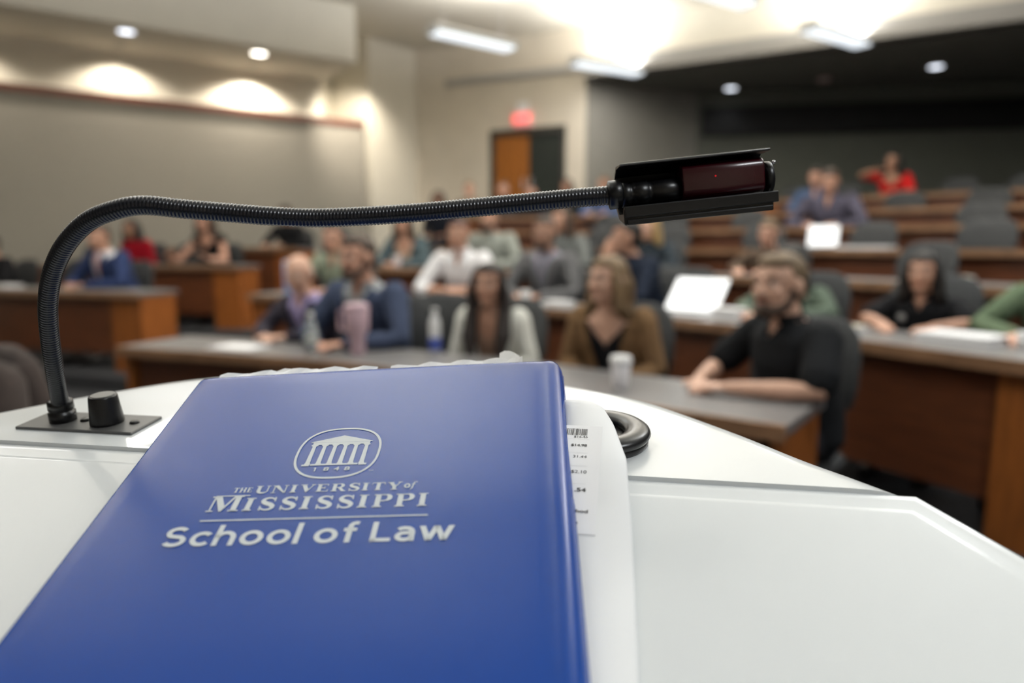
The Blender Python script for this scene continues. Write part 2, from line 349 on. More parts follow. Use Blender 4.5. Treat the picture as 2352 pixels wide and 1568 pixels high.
# ================================================================= CHAIRS
def make_chair():
    t = thing('swivel_chair', 'x', 'chair')
    bm = bmesh.new(); L = []
    for z, w, y, th in [(0.60, 0.17, 0.205, 0.03), (0.63, 0.215, 0.20, 0.045), (0.72, 0.235, 0.205, 0.05), (0.84, 0.235, 0.215, 0.05), (0.93, 0.215, 0.235, 0.045), (0.98, 0.17, 0.245, 0.035), (1.00, 0.10, 0.25, 0.02)]:
        row = []
        for q in range(20):
            a_ = 2 * math.pi * q / 20; cx = math.cos(a_); sy = math.sin(a_)
            x = w * math.copysign(abs(cx) ** 0.6, cx); row.append(Vector((x, y - 0.9 * x * x + th * 0.5 * math.copysign(abs(sy) ** 0.7, sy) + 0.03, z)))
        L.append(row)
    rings(bm, L); obj('backrest', bm, M_chair, t, True)
    bm = bmesh.new(); L = []
    for z, sc in [(0.385, 0.8), (0.395, 0.95), (0.42, 1.0), (0.445, 0.98), (0.455, 0.85)]:
        L.append([Vector((0.24 * sc * math.copysign(abs(math.cos(q * math.pi / 12)) ** 0.6, math.cos(q * math.pi / 12)), -0.02 + 0.23 * sc * math.copysign(abs(math.sin(q * math.pi / 12)) ** 0.6, math.sin(q * math.pi / 12)), z)) for q in range(24)])
    rings(bm, L); obj('seat', bm, M_chair, t, True)
    bm = bmesh.new(); limb(bm, [(0, 0.1, 0.37), (0, 0.27, 0.38), (0, 0.30, 0.46), (0, 0.27, 0.72)], [(0.035, 0.012)] * 4, 8); obj('back_support', bm, M_plastic, t, True)
    bm = bmesh.new(); lathe(bm, [(0.03, 0.1), (0.03, 0.25), (0.018, 0.26), (0.018, 0.39)], seg=12); obj('post', bm, M_plastic, t, True)
    bm = bmesh.new()
    for q in range(5):
        a_ = q * 2 * math.pi / 5; limb(bm, [(0.02 * math.cos(a_), 0.02 * math.sin(a_), 0.11), (0.27 * math.cos(a_), 0.27 * math.sin(a_), 0.075)], [0.022, 0.014], 8)
    sb = obj('star_base', bm, M_plastic, t, True)
    for q in range(5):
        a_ = q * 2 * math.pi / 5; bm = bmesh.new(); ell(bm, (0.27 * math.cos(a_), 0.27 * math.sin(a_), 0.031), (0.03, 0.03, 0.03), seg=10, rg=6); obj('caster', bm, M_plastic, sb, True)
    return t
chair0 = make_chair(); used = [False]
def chair(x, y, T, rz, label, group=None):
    c = chair0 if not used[0] else copy_tree(chair0); used[0] = True
    c.location = (x, y, T); c.rotation_euler = (0, 0, rz); tag(c, label, 'chair', group)
    if group is None and 'group' in c: del c['group']
    return c

# ================================================================= PEOPLE
def skinmat(i): 
    c = [(0.55, 0.30, 0.21), (0.46, 0.25, 0.17), (0.60, 0.36, 0.26), (0.36, 0.19, 0.12), (0.22, 0.11, 0.065)][i]
    return mat('skin_%s' % 'abcde'[i], c, 0.5, noise=0.06, nscale=18)
HAIRC = {'brown': (0.045, 0.025, 0.015), 'black': (0.010, 0.008, 0.007), 'blond': (0.33, 0.22, 0.09), 'lightbrown': (0.13, 0.085, 0.045), 'grey': (0.25, 0.24, 0.22), 'auburn': (0.055, 0.02, 0.016), 'darkblond': (0.15, 0.095, 0.045), 'darkbrown': (0.016, 0.009, 0.007)}
def cloth(name, c, n=0.12, sc=30): return mat('cloth_' + name, tuple(k * (0.85 if max(c) < 0.5 else 1.05) for k in c), 0.9, spec=0.15, noise=n, nscale=sc)
def hand(bm, w, d, up, s, fr=0.0085, curl=0.5):
    """palm, four unequal bent fingers and a thumb; w wrist, d pointing direction, up back-of-hand normal, s thumb side sign"""
    d = d.normalized(); side = d.cross(up).normalized() * s; up = side.cross(d).normalized() * s
    if up.z < 0: up = -up
    limb(bm, [w, w + d * 0.04, w + d * 0.085], [(0.024, 0.016), (0.038, 0.016), (0.038, 0.014)], 10, lat=side)
    for i, ln in enumerate((0.068, 0.078, 0.073, 0.058)):
        off = side * (0.030 - 0.0195 * i); b0 = w + d * 0.082 + off; spread = (d + side * (0.10 - 0.07 * i)).normalized()
        b1 = b0 + (spread - up * 0.15 * curl).normalized() * ln * 0.45
        b2 = b1 + (spread - up * 0.9 * curl).normalized() * ln * 0.32
        b3 = b2 + (spread - up * 1.7 * curl).normalized() * ln * 0.23
        limb(bm, [b0, b1, b2, b3], [fr, fr, fr * 0.92, fr * 0.8], 8)
    t0 = w + d * 0.03 + side * 0.026; t1 = t0 + (d * 0.6 + side * 0.75).normalized() * 0.035; t2 = t1 + (d * 0.95 + side * 0.15 - up * 0.2).normalized() * 0.03
    limb(bm, [t0, t1, t2], [fr * 1.35, fr * 1.15, fr * 0.95], 8)

def person(label, x, y, T, th, s=1.0, lean=0.10, pose='folded', hy=0, hp=0, skin=0, hair='brown', style='short', beard=None,
           top=('shirt', (0.5, 0.5, 0.5)), under=None, tie=None, pants=(0.03, 0.03, 0.035), wide=1.0, near=False, glasses=False, sleeve='long', lanyard=None, group=None, turn=0, badge=False, seat=True, cn=None, hs=1.05):
    """seated figure; local -Y is where it faces, th is the bearing pointing away from the desk"""
    rz = R(th - 90 + turn); root = thing('person', label, 'person', (x, y, T), rz, group); root.scale = (s, s, s)
    vx = 0.0062 if near else 0.0085; fr = 0.0088 if near else 0.0105; wd = wide; L = -lean
    SK = skinmat(skin); hc = Vector((0, L - 0.045, 1.165)); HM = Matrix.Translation(hc) @ Matrix.Rotation(R(hy), 4, 'Z') @ Matrix.Rotation(R(hp), 4, 'X') @ Matrix.Scale(hs, 4)
    tors = [(0, 0.0, 0.55), (0, 0.0, 0.64), (0, L * 0.3, 0.76), (0, L * 0.6, 0.88), (0, L * 0.85, 0.97), (0, L, 1.035)]
    trad = [(0.165 * wd, 0.105), (0.15 * wd, 0.105 * wd), (0.14 * wd, 0.10 * wd), (0.158 * wd, 0.105 * wd), (0.15 * wd, 0.085), (0.065, 0.055)]
    def sh(q): return Vector((q * 0.165 * wd, L * 0.85 + 0.005, 0.965))
    arms = {}; zt = 0.744 / s + 0.028      # forearms rest on the desk whatever the figure's scale
    for q in (-1, 1):
        if pose == 'folded': e = Vector((q * 0.27 * wd, L - 0.10, zt + 0.012)); w = Vector((q * 0.085, -0.43 + 0.01 * q, zt)); d = Vector((-q * 0.75, -0.45, -0.02))
        elif pose == 'flat': e = Vector((q * 0.29 * wd, L - 0.10, zt + 0.012)); w = Vector((q * 0.12, -0.43, zt)); d = Vector((-q * 0.35, -0.9, -0.03))
        elif pose == 'cross': e = Vector((q * 0.27 * wd, -0.30, zt + 0.014)); w = Vector((-q * 0.03, -0.40 + 0.06 * q, zt + 0.014)); d = Vector((-q * 0.95, -0.25, -0.03))
        elif pose == 'lap': e = Vector((q * 0.24 * wd, L + 0.02, 0.73)); w = Vector((q * 0.13, -0.22, 0.665)); d = Vector((-q * 0.5, -0.85, -0.05))
        elif pose == 'apart': e = Vector((q * 0.31, -0.25, zt + 0.014)); w = Vector((q * 0.25, -0.42, zt + 0.03)); d = Vector((-q * 0.3, -0.5, 0.35))
        elif pose == 'chin':
            if q == -1: e = Vector((q * 0.20, -0.38, zt + 0.012)); w = Vector((q * 0.10, L - 0.16, 1.02)); d = Vector((0.35, 0.15, 0.85))
            else: e = Vector((q * 0.27, -0.30, zt + 0.014)); w = Vector((q * 0.04, -0.42, zt)); d = Vector((-q, -0.3, 0))
        elif pose == 'up':     # both forearms raised, elbows on the desk
            e = Vector((q * 0.24, -0.38, zt + 0.012)); w = Vector((q * 0.17, L - 0.20, 0.98)); d = Vector((-q * 0.3, 0.1, 0.9))
        elif pose == 'raise':  # one arm lifted out to the side at shoulder height
            if q == -1: e = Vector((q * 0.36, L - 0.10, 1.01)); w = Vector((q * 0.16, L - 0.26, 1.04)); d = Vector((0.8, -0.1, 0.1))
            else: e = Vector((q * 0.27, -0.30, zt + 0.014)); w = Vector((q * 0.06, -0.42, zt)); d = Vector((-q, -0.3, 0))
        arms[q] = (sh(q), e, w, d)
    # ---- body: one continuous skin
    bm = bmesh.new(); limb(bm, tors, trad, 20)
    limb(bm, [(0, L + 0.01, 1.0), (0, L - 0.01, 1.07), (0, L - 0.035, 1.13)], [0.056 * (0.5 + wd / 2), 0.052 * (0.5 + wd / 2), 0.052], 14)
    ell(bm, (0, 0.008, 0.022), (0.074, 0.094, 0.088), HM); ell(bm, (0, -0.030, -0.045), (0.056 * (0.6 + 0.4 * wd), 0.060, 0.062), HM)
    ell(bm, (0, -0.072, -0.085), (0.024, 0.022, 0.018), HM); ell(bm, (0, -0.062, -0.02), (0.055, 0.03, 0.045), HM)
    limb(bm, [(0, -0.088, 0.012), (0, -0.100, -0.012), (0, -0.108, -0.026)], [0.008, 0.010, 0.012], 8, M=HM)
    for q in (-1, 1):
        ell(bm, (q * 0.014, -0.096, -0.029), (0.008, 0.009, 0.007), HM); ell(bm, (q * 0.077, 0.008, -0.008), (0.010, 0.019, 0.031), HM)
        limb(bm, [(q * 0.012, -0.087, 0.026), (q * 0.045, -0.078, 0.026)], [0.009, 0.007], 8, M=HM)
        ell(bm, (q * 0.036, -0.066, -0.022), (0.022, 0.020, 0.018), HM)
        S_, E_, W_, D_ = arms[q]
        limb(bm, [S_, S_.lerp(E_, 0.5), E_, E_.lerp(W_, 0.35), W_], [0.047 * wd, 0.041 * wd, 0.036, 0.037, 0.025], 12)
        hand(bm, W_, D_, Vector((0, 0, 1)) if abs(D_.z) < 0.5 else Vector((0, -1, 0)), -q, fr, 0.55 if pose != 'cross' else 0.3)
        hip = Vector((q * 0.09 * wd, -0.02, 0.555)); kn = Vector((q * 0.13, -0.44, 0.53)); an = Vector((q * 0.13, -0.40, 0.10))
        limb(bm, [hip, hip.lerp(kn, 0.5), kn, kn.lerp(an, 0.35), an], [0.078, 0.068, 0.052, 0.050, 0.034], 12)
        limb(bm, [(q * 0.13, -0.38, 0.05), (q * 0.135, -0.53, 0.035)], [0.032, 0.026], 10)
    mobj('body', voxel(bm, vx, 2, 0.4), SK, root)
    # ---- eyes, brows, lips
    for q in (-1, 1):
        bm = bmesh.new(); ell(bm, (q * 0.031, -0.0815, 0.006), (0.0115, 0.009, 0.0075), HM, 12, 8); ey = obj('eye', bm, mat('eye_white', (0.6, 0.56, 0.52), 0.3), root, True)
        bm = bmesh.new(); ell(bm, (q * 0.031, -0.0887, 0.006), (0.0058, 0.004, 0.0058), HM, 10, 6); obj('iris', bm, mat('iris_dark', (0.02, 0.012, 0.008), 0.2), ey, True)
    bm = bmesh.new()
    bcol = HAIRC['brown' if hair in ('blond', 'darkblond', 'lightbrown', 'auburn') else hair]
    for q in (-1, 1): limb(bm, [(q * 0.014, -0.093, 0.030), (q * 0.032, -0.092, 0.036), (q * 0.050, -0.078, 0.031)], [0.004, 0.0045, 0.003], 6, M=HM)
    obj('eyebrows', bm, mat('brow_' + hair, bcol, 0.8), root, True)
    bm = bmesh.new(); limb(bm, [(-0.024, -0.080, -0.056), (0, -0.0905, -0.054), (0.024, -0.080, -0.056)], [(0.004, 0.004), (0.0075, 0.006), (0.004, 0.004)], 8, M=HM)
    obj('lips', bm, mat('lips_%d' % skin, tuple(c * k for c, k in zip([(0.55, 0.30, 0.21), (0.46, 0.25, 0.17), (0.60, 0.36, 0.26), (0.36, 0.19, 0.12), (0.22, 0.11, 0.065)][skin], (0.75, 0.42, 0.45))), 0.5), root, True)
    # ---- hair
    HC = mat('hair_' + hair, HAIRC[hair], 0.65, noise=0.45, nscale=55, stretch=(1, 1, 0.15))
    if style != 'bald':
        bm = bmesh.new(); ell(bm, (0, 0.024, 0.034), (0.079, 0.090, 0.083), HM); ell(bm, (0, -0.018, 0.076), (0.062, 0.062, 0.036), HM)
        if style == 'short':
            ell(bm, (0, 0.055, -0.02), (0.066, 0.052, 0.06), HM)
        if style in ('long', 'verylong'):
            dz = -0.26 if style == 'long' else -0.40
            ell(bm, (0, 0.045, -0.02), (0.088, 0.078, 0.10), HM)
            for q in (-1, 1):
                limb(bm, [HM @ Vector((q * 0.060, -0.020, 0.065)), HM @ Vector((q * 0.086, -0.020, -0.02)), HM @ Vector((q * 0.088, -0.010, -0.12)), hc + Vector((q * 0.100, -0.045 if dz < -0.3 else 0.045, dz * 0.72)), hc + Vector((q * 0.085, -0.070 if dz < -0.3 else 0.075, dz))], [0.022, 0.028, 0.036, 0.045 if dz < -0.3 else 0.035, 0.028], 12)
            limb(bm, [HM @ Vector((0, 0.08, 0.0)), hc + Vector((0, 0.085, -0.15)), hc + Vector((0, 0.095 + lean * 0.3, -0.28))], [(0.08, 0.04), (0.11, 0.045), (0.09, 0.03)], 14)
        if style == 'bun':
            ell(bm, (0, 0.115, 0.02), (0.045, 0.04, 0.045), HM); ell(bm, (0, 0.055, -0.02), (0.070, 0.055, 0.06), HM)
        if style == 'curly':
            ell(bm, (0, 0.03, 0.02), (0.125, 0.11, 0.115), HM)
            for q in (-1, 1): ell(bm, (q * 0.10, 0.035, -0.07), (0.062, 0.07, 0.10), HM)
        if style == 'cap': pass
        if style in ('curly',):
            pass
        mobj('hair', voxel(bm, 0.008, 2, 0.5), HC, root)
        if style == 'curly':   # the face must stay clear of the mass of curls
            pass
    else:
        bm = bmesh.new()
        limb(bm, [(-0.074, 0.0, 0.0), (-0.070, 0.05, 0.0), (-0.03, 0.092, -0.01), (0.03, 0.092, -0.01), (0.070, 0.05, 0.0), (0.074, 0.0, 0.0)], [(0.02, 0.012)] * 6, 8, lat=Vector((0, 0, 1)), M=HM)
        mobj('hair', voxel(bm, 0.006, 1, 0.4), HC, root, 'thin fringe of hair round the back of the head')
    if beard:
        bm = bmesh.new(); ell(bm, (0, -0.060, -0.084), (0.040, 0.040, 0.032), HM)
        for q in (-1, 1): limb(bm, [(q * 0.069, -0.008, -0.015), (q * 0.058, -0.030, -0.068), (q * 0.028, -0.068, -0.090)], [0.012, 0.018, 0.022], 10, M=HM)
        limb(bm, [(-0.026, -0.084, -0.048), (0, -0.094, -0.042), (0.026, -0.084, -0.048)], [0.006, 0.0075, 0.006], 8, M=HM)
        mobj('beard', voxel(bm, 0.005, 1, 0.5), mat('hair_' + beard, HAIRC[beard], 0.7), root)
    if glasses:
        bm = bmesh.new()
        for q in (-1, 1):
            c = [HM @ Vector((q * 0.031 + 0.021 * math.cos(k * math.pi / 8), -0.100, 0.004 + 0.017 * math.sin(k * math.pi / 8))) for k in range(17)]
            limb(bm, c, [0.0016] * 17, 6, caps=False); limb(bm, [(q * 0.052, -0.098, 0.008), (q * 0.079, -0.01, 0.008)], [0.0016] * 2, 6, M=HM)
        limb(bm, [(-0.010, -0.101, 0.006), (0.010, -0.101, 0.006)], [0.0016] * 2, 6, M=HM); obj('glasses', bm, M_plastic, root, True)
    # ---- clothes
    kind, tc = top[0], top[1]; nm = '%02x%02x%02x' % tuple(int(255 * min(1, max(0, c)) ** 0.45) for c in tc); CM = cloth(nm, tc, top[2] if len(top) > 2 else 0.12, top[3] if len(top) > 3 else 30)
    def garment(name, dr, neck, m, sleeves=None, vopen=None, zlow=0.50, vs=0.010):
        bm = bmesh.new(); P = [Vector(p) for p in tors[:-1]] + [Vector((0, L + 0.004, neck))]
        limb(bm, P, [(a_ + dr, b_ + dr) for a_, b_ in trad[:-1]] + [(0.072, 0.062)], 20)
        for q in (-1, 1):
            S_, E_, W_, D_ = arms[q]
            if sleeves == 'long':
                We = E_.lerp(W_, 0.93); limb(bm, [S_, S_.lerp(E_, 0.5), E_, E_.lerp(We, 0.4), We], [0.048 * wd + dr * 0.8, 0.043 * wd + dr * 0.6, 0.038 + dr * 0.6, 0.038 + dr * 0.5, 0.030 + dr * 0.35], 14)
            elif sleeves == 'short':
                limb(bm, [S_, S_.lerp(E_, 0.4), S_.lerp(E_, 0.78)], [0.048 * wd + dr * 0.8, 0.047 * wd + dr * 0.8, 0.047 * wd + dr * 0.95], 14)
            elif sleeves == 'rolled':
                limb(bm, [S_, S_.lerp(E_, 0.5), E_, E_.lerp(W_, 0.25)], [0.048 * wd + dr, 0.045 * wd + dr * 0.8, 0.040 + dr * 0.8, 0.041 + dr * 0.8], 14)
            elif sleeves == 'cap': limb(bm, [S_, S_.lerp(E_, 0.12)], [0.050 * wd + dr] * 2, 14)
        me = voxel(bm, vs, 3, 0.5)
        b2 = bmesh.new(); b2.from_mesh(me); bpy.data.meshes.remove(me)
        kill = []
        for f in b2.faces:
            c = f.calc_center_median()
            if c.z > neck - 0.004 + 0.0 and abs(c.x) < 0.075: kill.append(f)   # neck hole
            elif vopen and c.y < L * (c.z - 0.55) / 0.48 - 0.01 and c.z > vopen[0]:
                wv = vopen[1] * (c.z - vopen[0]) / (1.0 - vopen[0])
                if abs(c.x) < wv: kill.append(f)
        bmesh.ops.delete(b2, geom=kill, context='FACES')
        o = obj(name, b2, m, root, True, recalc=False)
        so = o.modifiers.new('thickness', 'SOLIDIFY'); so.thickness = 0.003; so.offset = 0; return o
    if kind == 'jacket':
        ucol = under or (0.7, 0.7, 0.72); un = 'u%02x%02x%02x' % tuple(int(255 * min(1, c) ** 0.45) for c in ucol)
        garment('shirt', 0.010, 1.030, cloth(un, ucol, 0.05), None, None if near is None else (0.93, 0.03) if not tie else None)
        garment('jacket', 0.026, 1.020, CM, 'long', (0.70, 0.105))
        for q in (-1, 1):   # lapel lying along the V opening
            bm = bmesh.new(); pts = []
            for k in range(6):
                f = k / 5; z = 0.73 + 0.27 * f; yb = L * (z - 0.55) / 0.48; hw = 0.105 * (z - 0.70) / 0.30
                yd = yb - (0.142 - 0.25 * abs(hw) ** 1.4) * (1 if z < 0.93 else 1 - (z - 0.93) * 4.5) * (0.5 + wd / 2)
                pts.append((q * (hw + 0.018), yd, z))
            limb(bm, pts, [(0.010, 0.004), (0.022, 0.005), (0.028, 0.005), (0.032, 0.005), (0.030, 0.006), (0.016, 0.006)], 8); obj('lapel', bm, CM, root, True)
        if tie:
            bm = bmesh.new(); pts = []
            for k in range(7):
                z = 1.01 - 0.28 * k / 6; yb = L * (z - 0.55) / 0.48; pts.append((0, yb - (0.122 if z < 0.93 else 0.122 - (z - 0.93) * 0.55), z))
            limb(bm, pts, [(0.014, 0.008), (0.012, 0.006), (0.018, 0.005), (0.022, 0.005), (0.026, 0.005), (0.028, 0.005), (0.028, 0.005)], 8); obj('necktie', bm, cloth('tie_%d' % int(tie[0] * 999), tie, 0.15, 60), root, True)
        bm = bmesh.new()
        limb(bm, [(0.068 * math.cos(k * math.pi / 8), L + 0.0 + 0.058 * math.sin(k * math.pi / 8), 1.034 + 0.012 * math.sin(k * math.pi / 8)) for k in range(-3, 12)], [(0.004, 0.018)] * 15, 8, lat=Vector((0, 0, 1))); obj('collar', bm, cloth(un, ucol), root, True)
    elif kind == 'polo':
        garment('polo_shirt', 0.020, 1.030, CM, 'short', (0.95, 0.03))
        bm = bmesh.new(); limb(bm, [(0.070 * math.cos(k * math.pi / 8), L + 0.060 * math.sin(k * math.pi / 8), 1.040 + 0.012 * math.sin(k * math.pi / 8)) for k in range(-3, 12)], [(0.016, 0.006)] * 15, 8, lat=Vector((0, 0, 1))); obj('collar', bm, CM, root, True)
    elif kind == 'shirt':
        garment('shirt', 0.018, 1.030, CM, sleeve, (0.88, 0.035))
        bm = bmesh.new(); limb(bm, [(0.070 * math.cos(k * math.pi / 8), L + 0.060 * math.sin(k * math.pi / 8), 1.040 + 0.012 * math.sin(k * math.pi / 8)) for k in range(-3, 12)], [(0.016, 0.006)] * 15, 8, lat=Vector((0, 0, 1))); obj('collar', bm, CM, root, True)
    elif kind == 'scoop':
        garment('blouse', 0.012, 1.0, CM, sleeve, (0.84, 0.16))
    elif kind == 'sweater':
        garment('sweater', 0.024, 1.035, CM, 'long')
    elif kind == 'cardigan':
        ucol = under or (0.02, 0.02, 0.02); un = 'u%02x%02x%02x' % tuple(int(255 * min(1, c) ** 0.45) for c in ucol)
        garment('blouse', 0.010, 0.99, cloth(un, ucol, 0.05), None, (0.84, 0.14)); garment('jacket', 0.030, 1.010, CM, 'long', (0.56, 0.125))
    if badge:
        bm = bmesh.new(); zz = 0.90; ell(bm, (-0.085, L * (zz - 0.55) / 0.48 - 0.122 * wd, zz), (0.022, 0.005, 0.022)); obj('chest_emblem', bm, mat('emblem_grey', (0.3, 0.3, 0.3), 0.6), root, True)
    PM = cloth('pants_%02x%02x%02x' % tuple(int(255 * c ** 0.45) for c in pants), pants)
    bm = bmesh.new(); limb(bm, [(0, -0.005, 0.545), (0, 0, 0.60)], [(0.175 * wd, 0.10), (0.165 * wd, 0.115 * wd)], 16)
    for q in (-1, 1):
        hip = Vector((q * 0.09 * wd, -0.02, 0.555)); kn = Vector((q * 0.13, -0.44, 0.53)); an = Vector((q * 0.13, -0.40, 0.13))
        limb(bm, [hip, hip.lerp(kn, 0.5), kn, kn.lerp(an, 0.35), an], [0.088, 0.080, 0.066, 0.064, 0.055], 12)
    mobj('trousers', voxel(bm, 0.014, 3, 0.5), PM, root)
    for q in (-1, 1):
        bm = bmesh.new(); limb(bm, [(q * 0.13, -0.37, 0.052), (q * 0.132, -0.45, 0.048), (q * 0.137, -0.55, 0.036)], [(0.042, 0.046), (0.044, 0.042), (0.038, 0.030)], 12); obj('shoe', bm, mat('black_leather', (0.015, 0.012, 0.01), 0.35), root, True)
    if seat: chair(x - 0.0, y, T, rz, cn or ('swivel chair under the ' + label))
    return root

exec_people = True
# (bearing angles are the outward normals of the rows)
person('bald man in dark suit and lilac shirt at left end of the front desk', -1.22, 4.36, 0, 66, 0.97, 0.16, 'folded', hy=14, hp=16, skin=2, hair='grey', style='bald',
       top=('jacket', (0.045, 0.04, 0.055)), under=(0.42, 0.36, 0.62), near=True, wide=0.98, cn='swivel chair under the bald man at the front desk')
person('bearded man in blue blazer and pale shirt, behind the pink tumbler', -0.80, 4.06, 0, 66, 1.06, 0.13, 'folded', hy=-12, hp=4, skin=0, hair='brown', style='short', beard='brown',
       top=('jacket', (0.055, 0.072, 0.125)), under=(0.42, 0.44, 0.46), near=True, wide=1.12, cn='swivel chair under the bearded man in blue blazer')
person('woman with very long dark hair and white jacket at the front desk', -0.08, 3.72, 0, 72, 0.945, 0.10, 'lap', hy=5, hp=2, skin=1, hair='darkbrown', style='verylong',
       top=('cardigan', (0.72, 0.72, 0.66)), under=(0.42, 0.27, 0.2), near=True, wide=0.92, cn='swivel chair under the woman in white jacket')
person('fair-haired woman in camel blazer and black top, looking left', 0.53, 3.40, 0, 60, 0.975, 0.10, 'lap', hy=-22, hp=0, skin=2, hair='darkblond', style='long',
       top=('cardigan', (0.22, 0.13, 0.065)), under=(0.015, 0.015, 0.018), near=True, wide=0.98, cn='swivel chair under the woman in camel blazer')
person('bearded man in black polo resting clasped hands on the front desk', 1.18, 2.72, 0, 18, 0.985, 0.10, 'folded', hy=16, hp=0, skin=2, hair='lightbrown', style='short', beard='brown',
       top=('polo', (0.012, 0.013, 0.015)), near=True, wide=1.14, seat=False, hs=1.14)
chair(1.12, 2.78, 0, R(44 - 90), 'swivel chair under the man in black polo')
person('man in white shirt with arms crossed on the second desk', -0.38, 6.05, TI[2], 70, 1.08, 0.16, 'cross', hy=6, hp=6, skin=1, hair='auburn', style='short',
       top=('shirt', (0.80, 0.80, 0.82), 0.03), sleeve='rolled', wide=1.10, cn='swivel chair under the man in white shirt')
person('man in grey suit with short beard and glasses at the second desk', 0.34, 5.62, TI[2], 62, 1.08, 0.12, 'folded', hy=4, hp=6, skin=1, hair='brown', style='short', beard='brown', glasses=True,
       top=('jacket', (0.13, 0.13, 0.135)), under=(0.40, 0.38, 0.46), wide=1.04, tie=(0.28, 0.28, 0.33), cn='swivel chair under the man in grey suit')
person('dark-haired man in navy jacket turned to the left, second desk', 1.02, 5.20, TI[2], 51, 1.05, 0.16, 'chin', hy=-30, hp=4, skin=1, hair='black', style='short',
       top=('sweater', (0.015, 0.021, 0.038)), wide=1.05, turn=-18, cn='swivel chair under the man in navy jacket')
person('dark-haired woman in black polo with notebook, right of second desk', 2.19, 3.60, TI[2], 48, 0.88, 0.12, 'flat', hy=2, hp=3, skin=1, hair='black', style='long',
       top=('polo', (0.012, 0.012, 0.014)), wide=0.95, badge=True, cn='swivel chair under the woman in black polo')
person('person in sage green shirt writing, cut by right edge of picture', 2.58, 3.12, TI[2], 40, 0.96, 0.14, 'flat', hy=0, hp=20, skin=0, hair='brown', style='short',
       top=('shirt', (0.12, 0.165, 0.10)), wide=1.1, cn='swivel chair under the person in sage shirt')
person('dark-haired person in green jacket hidden behind the man in black polo', 1.72, 4.10, TI[2], 45, 0.90, 0.10, 'flat', hy=10, skin=1, hair='black', style='long',
       top=('cardigan', (0.115, 0.15, 0.115)), under=(0.02, 0.02, 0.02), wide=1.0, cn='swivel chair under the person in green jacket')
person('man in sage camouflage jacket and glasses behind the blue blazer', -1.60, 6.52, TI[2], 72, 1.06, 0.12, 'flat', hy=8, hp=6, skin=0, hair='brown', style='short', glasses=True,
       top=('shirt', (0.24, 0.27, 0.20), 0.5, 9), wide=1.08, cn='swivel chair under the man in camouflage jacket')
person('man in bright blue suit, white shirt and pink tie at the far left desk', -4.08, 7.12, TI['A'], 68, 1.07, 0.14, 'folded', hy=8, hp=4, skin=1, hair='brown', style='short',
       top=('jacket', (0.032, 0.05, 0.13)), under=(0.75, 0.76, 0.80), tie=(0.62, 0.30, 0.27), wide=1.18, cn='swivel chair under the man in bright blue suit')
person('person in black at left edge of picture, beside the blue suit', -5.70, 7.72, TI['A'], 65, 1.0, 0.10, 'flat', hy=10, skin=1, hair='black', style='short',
       top=('sweater', (0.012, 0.012, 0.014)), wide=1.1, cn='swivel chair under the person in black at left edge')
person('dark-haired woman in red top behind the blue suit', -4.86, 9.0, TI['B'], 70, 1.02, 0.06, 'lap', hy=8, skin=3, hair='black', style='long',
       top=('sweater', (0.35, 0.008, 0.02)), wide=1.0, cn='swivel chair under the woman in red top at left')
person('woman with long brown hair in black top, fists resting apart on the left desk', -3.75, 8.74, TI['B'], 74, 1.09, 0.12, 'apart', hy=4, skin=0, hair='brown', style='long',
       top=('scoop', (0.012, 0.012, 0.013)), sleeve='cap', wide=0.95, cn='swivel chair under the long-haired woman in black')
person('dark-haired person in black at the rearmost left desk', -3.12, 9.82, TI['C'], 76, 1.03, 0.12, 'flat', hy=4, hp=10, skin=3, hair='black', style='short',
       top=('sweater', (0.012, 0.012, 0.014)), cn='swivel chair at the rearmost left desk, occupied')
person('woman in teal denim jacket with brown hair at the third desk', -1.14, 7.82, TI[3], 72, 1.04, 0.13, 'folded', hy=4, skin=1, hair='brown', style='long',
       top=('cardigan', (0.085, 0.12, 0.135)), under=(0.55, 0.38, 0.28), wide=1.0, cn='swivel chair under the woman in teal jacket')
person('man in light grey sweater at the third desk', -0.17, 7.45, TI[3], 66, 1.07, 0.12, 'flat', hy=4, skin=1, hair='black', style='short', beard='black',
       top=('sweater', (0.30, 0.32, 0.29)), wide=1.14, cn='swivel chair under the man in grey sweater')
person('woman in grey hooded jacket with long dark hair at the third desk', 0.58, 7.02, TI[3], 57, 1.05, 0.12, 'flat', hy=-5, skin=1, hair='brown', style='long',
       top=('sweater', (0.15, 0.16, 0.155)), wide=1.05, cn='swivel chair under the woman in grey hood')
person('blond woman in dark jacket behind the navy-jacketed man', 1.35, 6.50, TI[3], 53, 0.98, 0.10, 'flat', hy=-5, skin=2, hair='blond', style='long',
       top=('sweater', (0.03, 0.04, 0.05)), cn='swivel chair under the blond woman')
person('man with brown shirt just above the head of the man in black polo', 2.20, 5.78, TI[3], 47, 0.92, 0.10, 'flat', hy=0, hp=8, skin=0, hair='lightbrown', style='short',
       top=('sweater', (0.10, 0.07, 0.05)), cn='swivel chair under the man in brown shirt')
person('dark-haired person in black by the corner column', -1.05, 10.35, TI[5], 74, 1.05, 0.06, 'lap', hy=0, skin=4, hair='black', style='long',
       top=('sweater', (0.012, 0.014, 0.022)), cn='swivel chair near the corner column, occupied')
person('fair-haired person below the cream wall, left of the door', -0.66, 11.30, TI[6], 76, 1.04, 0.08, 'lap', hy=0, skin=2, hair='darkblond', style='short',
       top=('sweater', (0.30, 0.24, 0.18)), cn='swivel chair left of the door, occupied')
person('person with light face in front of left door leaf', -0.10, 11.10, TI[6], 74, 1.03, 0.08, 'lap', hy=0, skin=0, hair='brown', style='short',
       top=('sweater', (0.05, 0.05, 0.06)), cn='swivel chair in front of left door leaf')
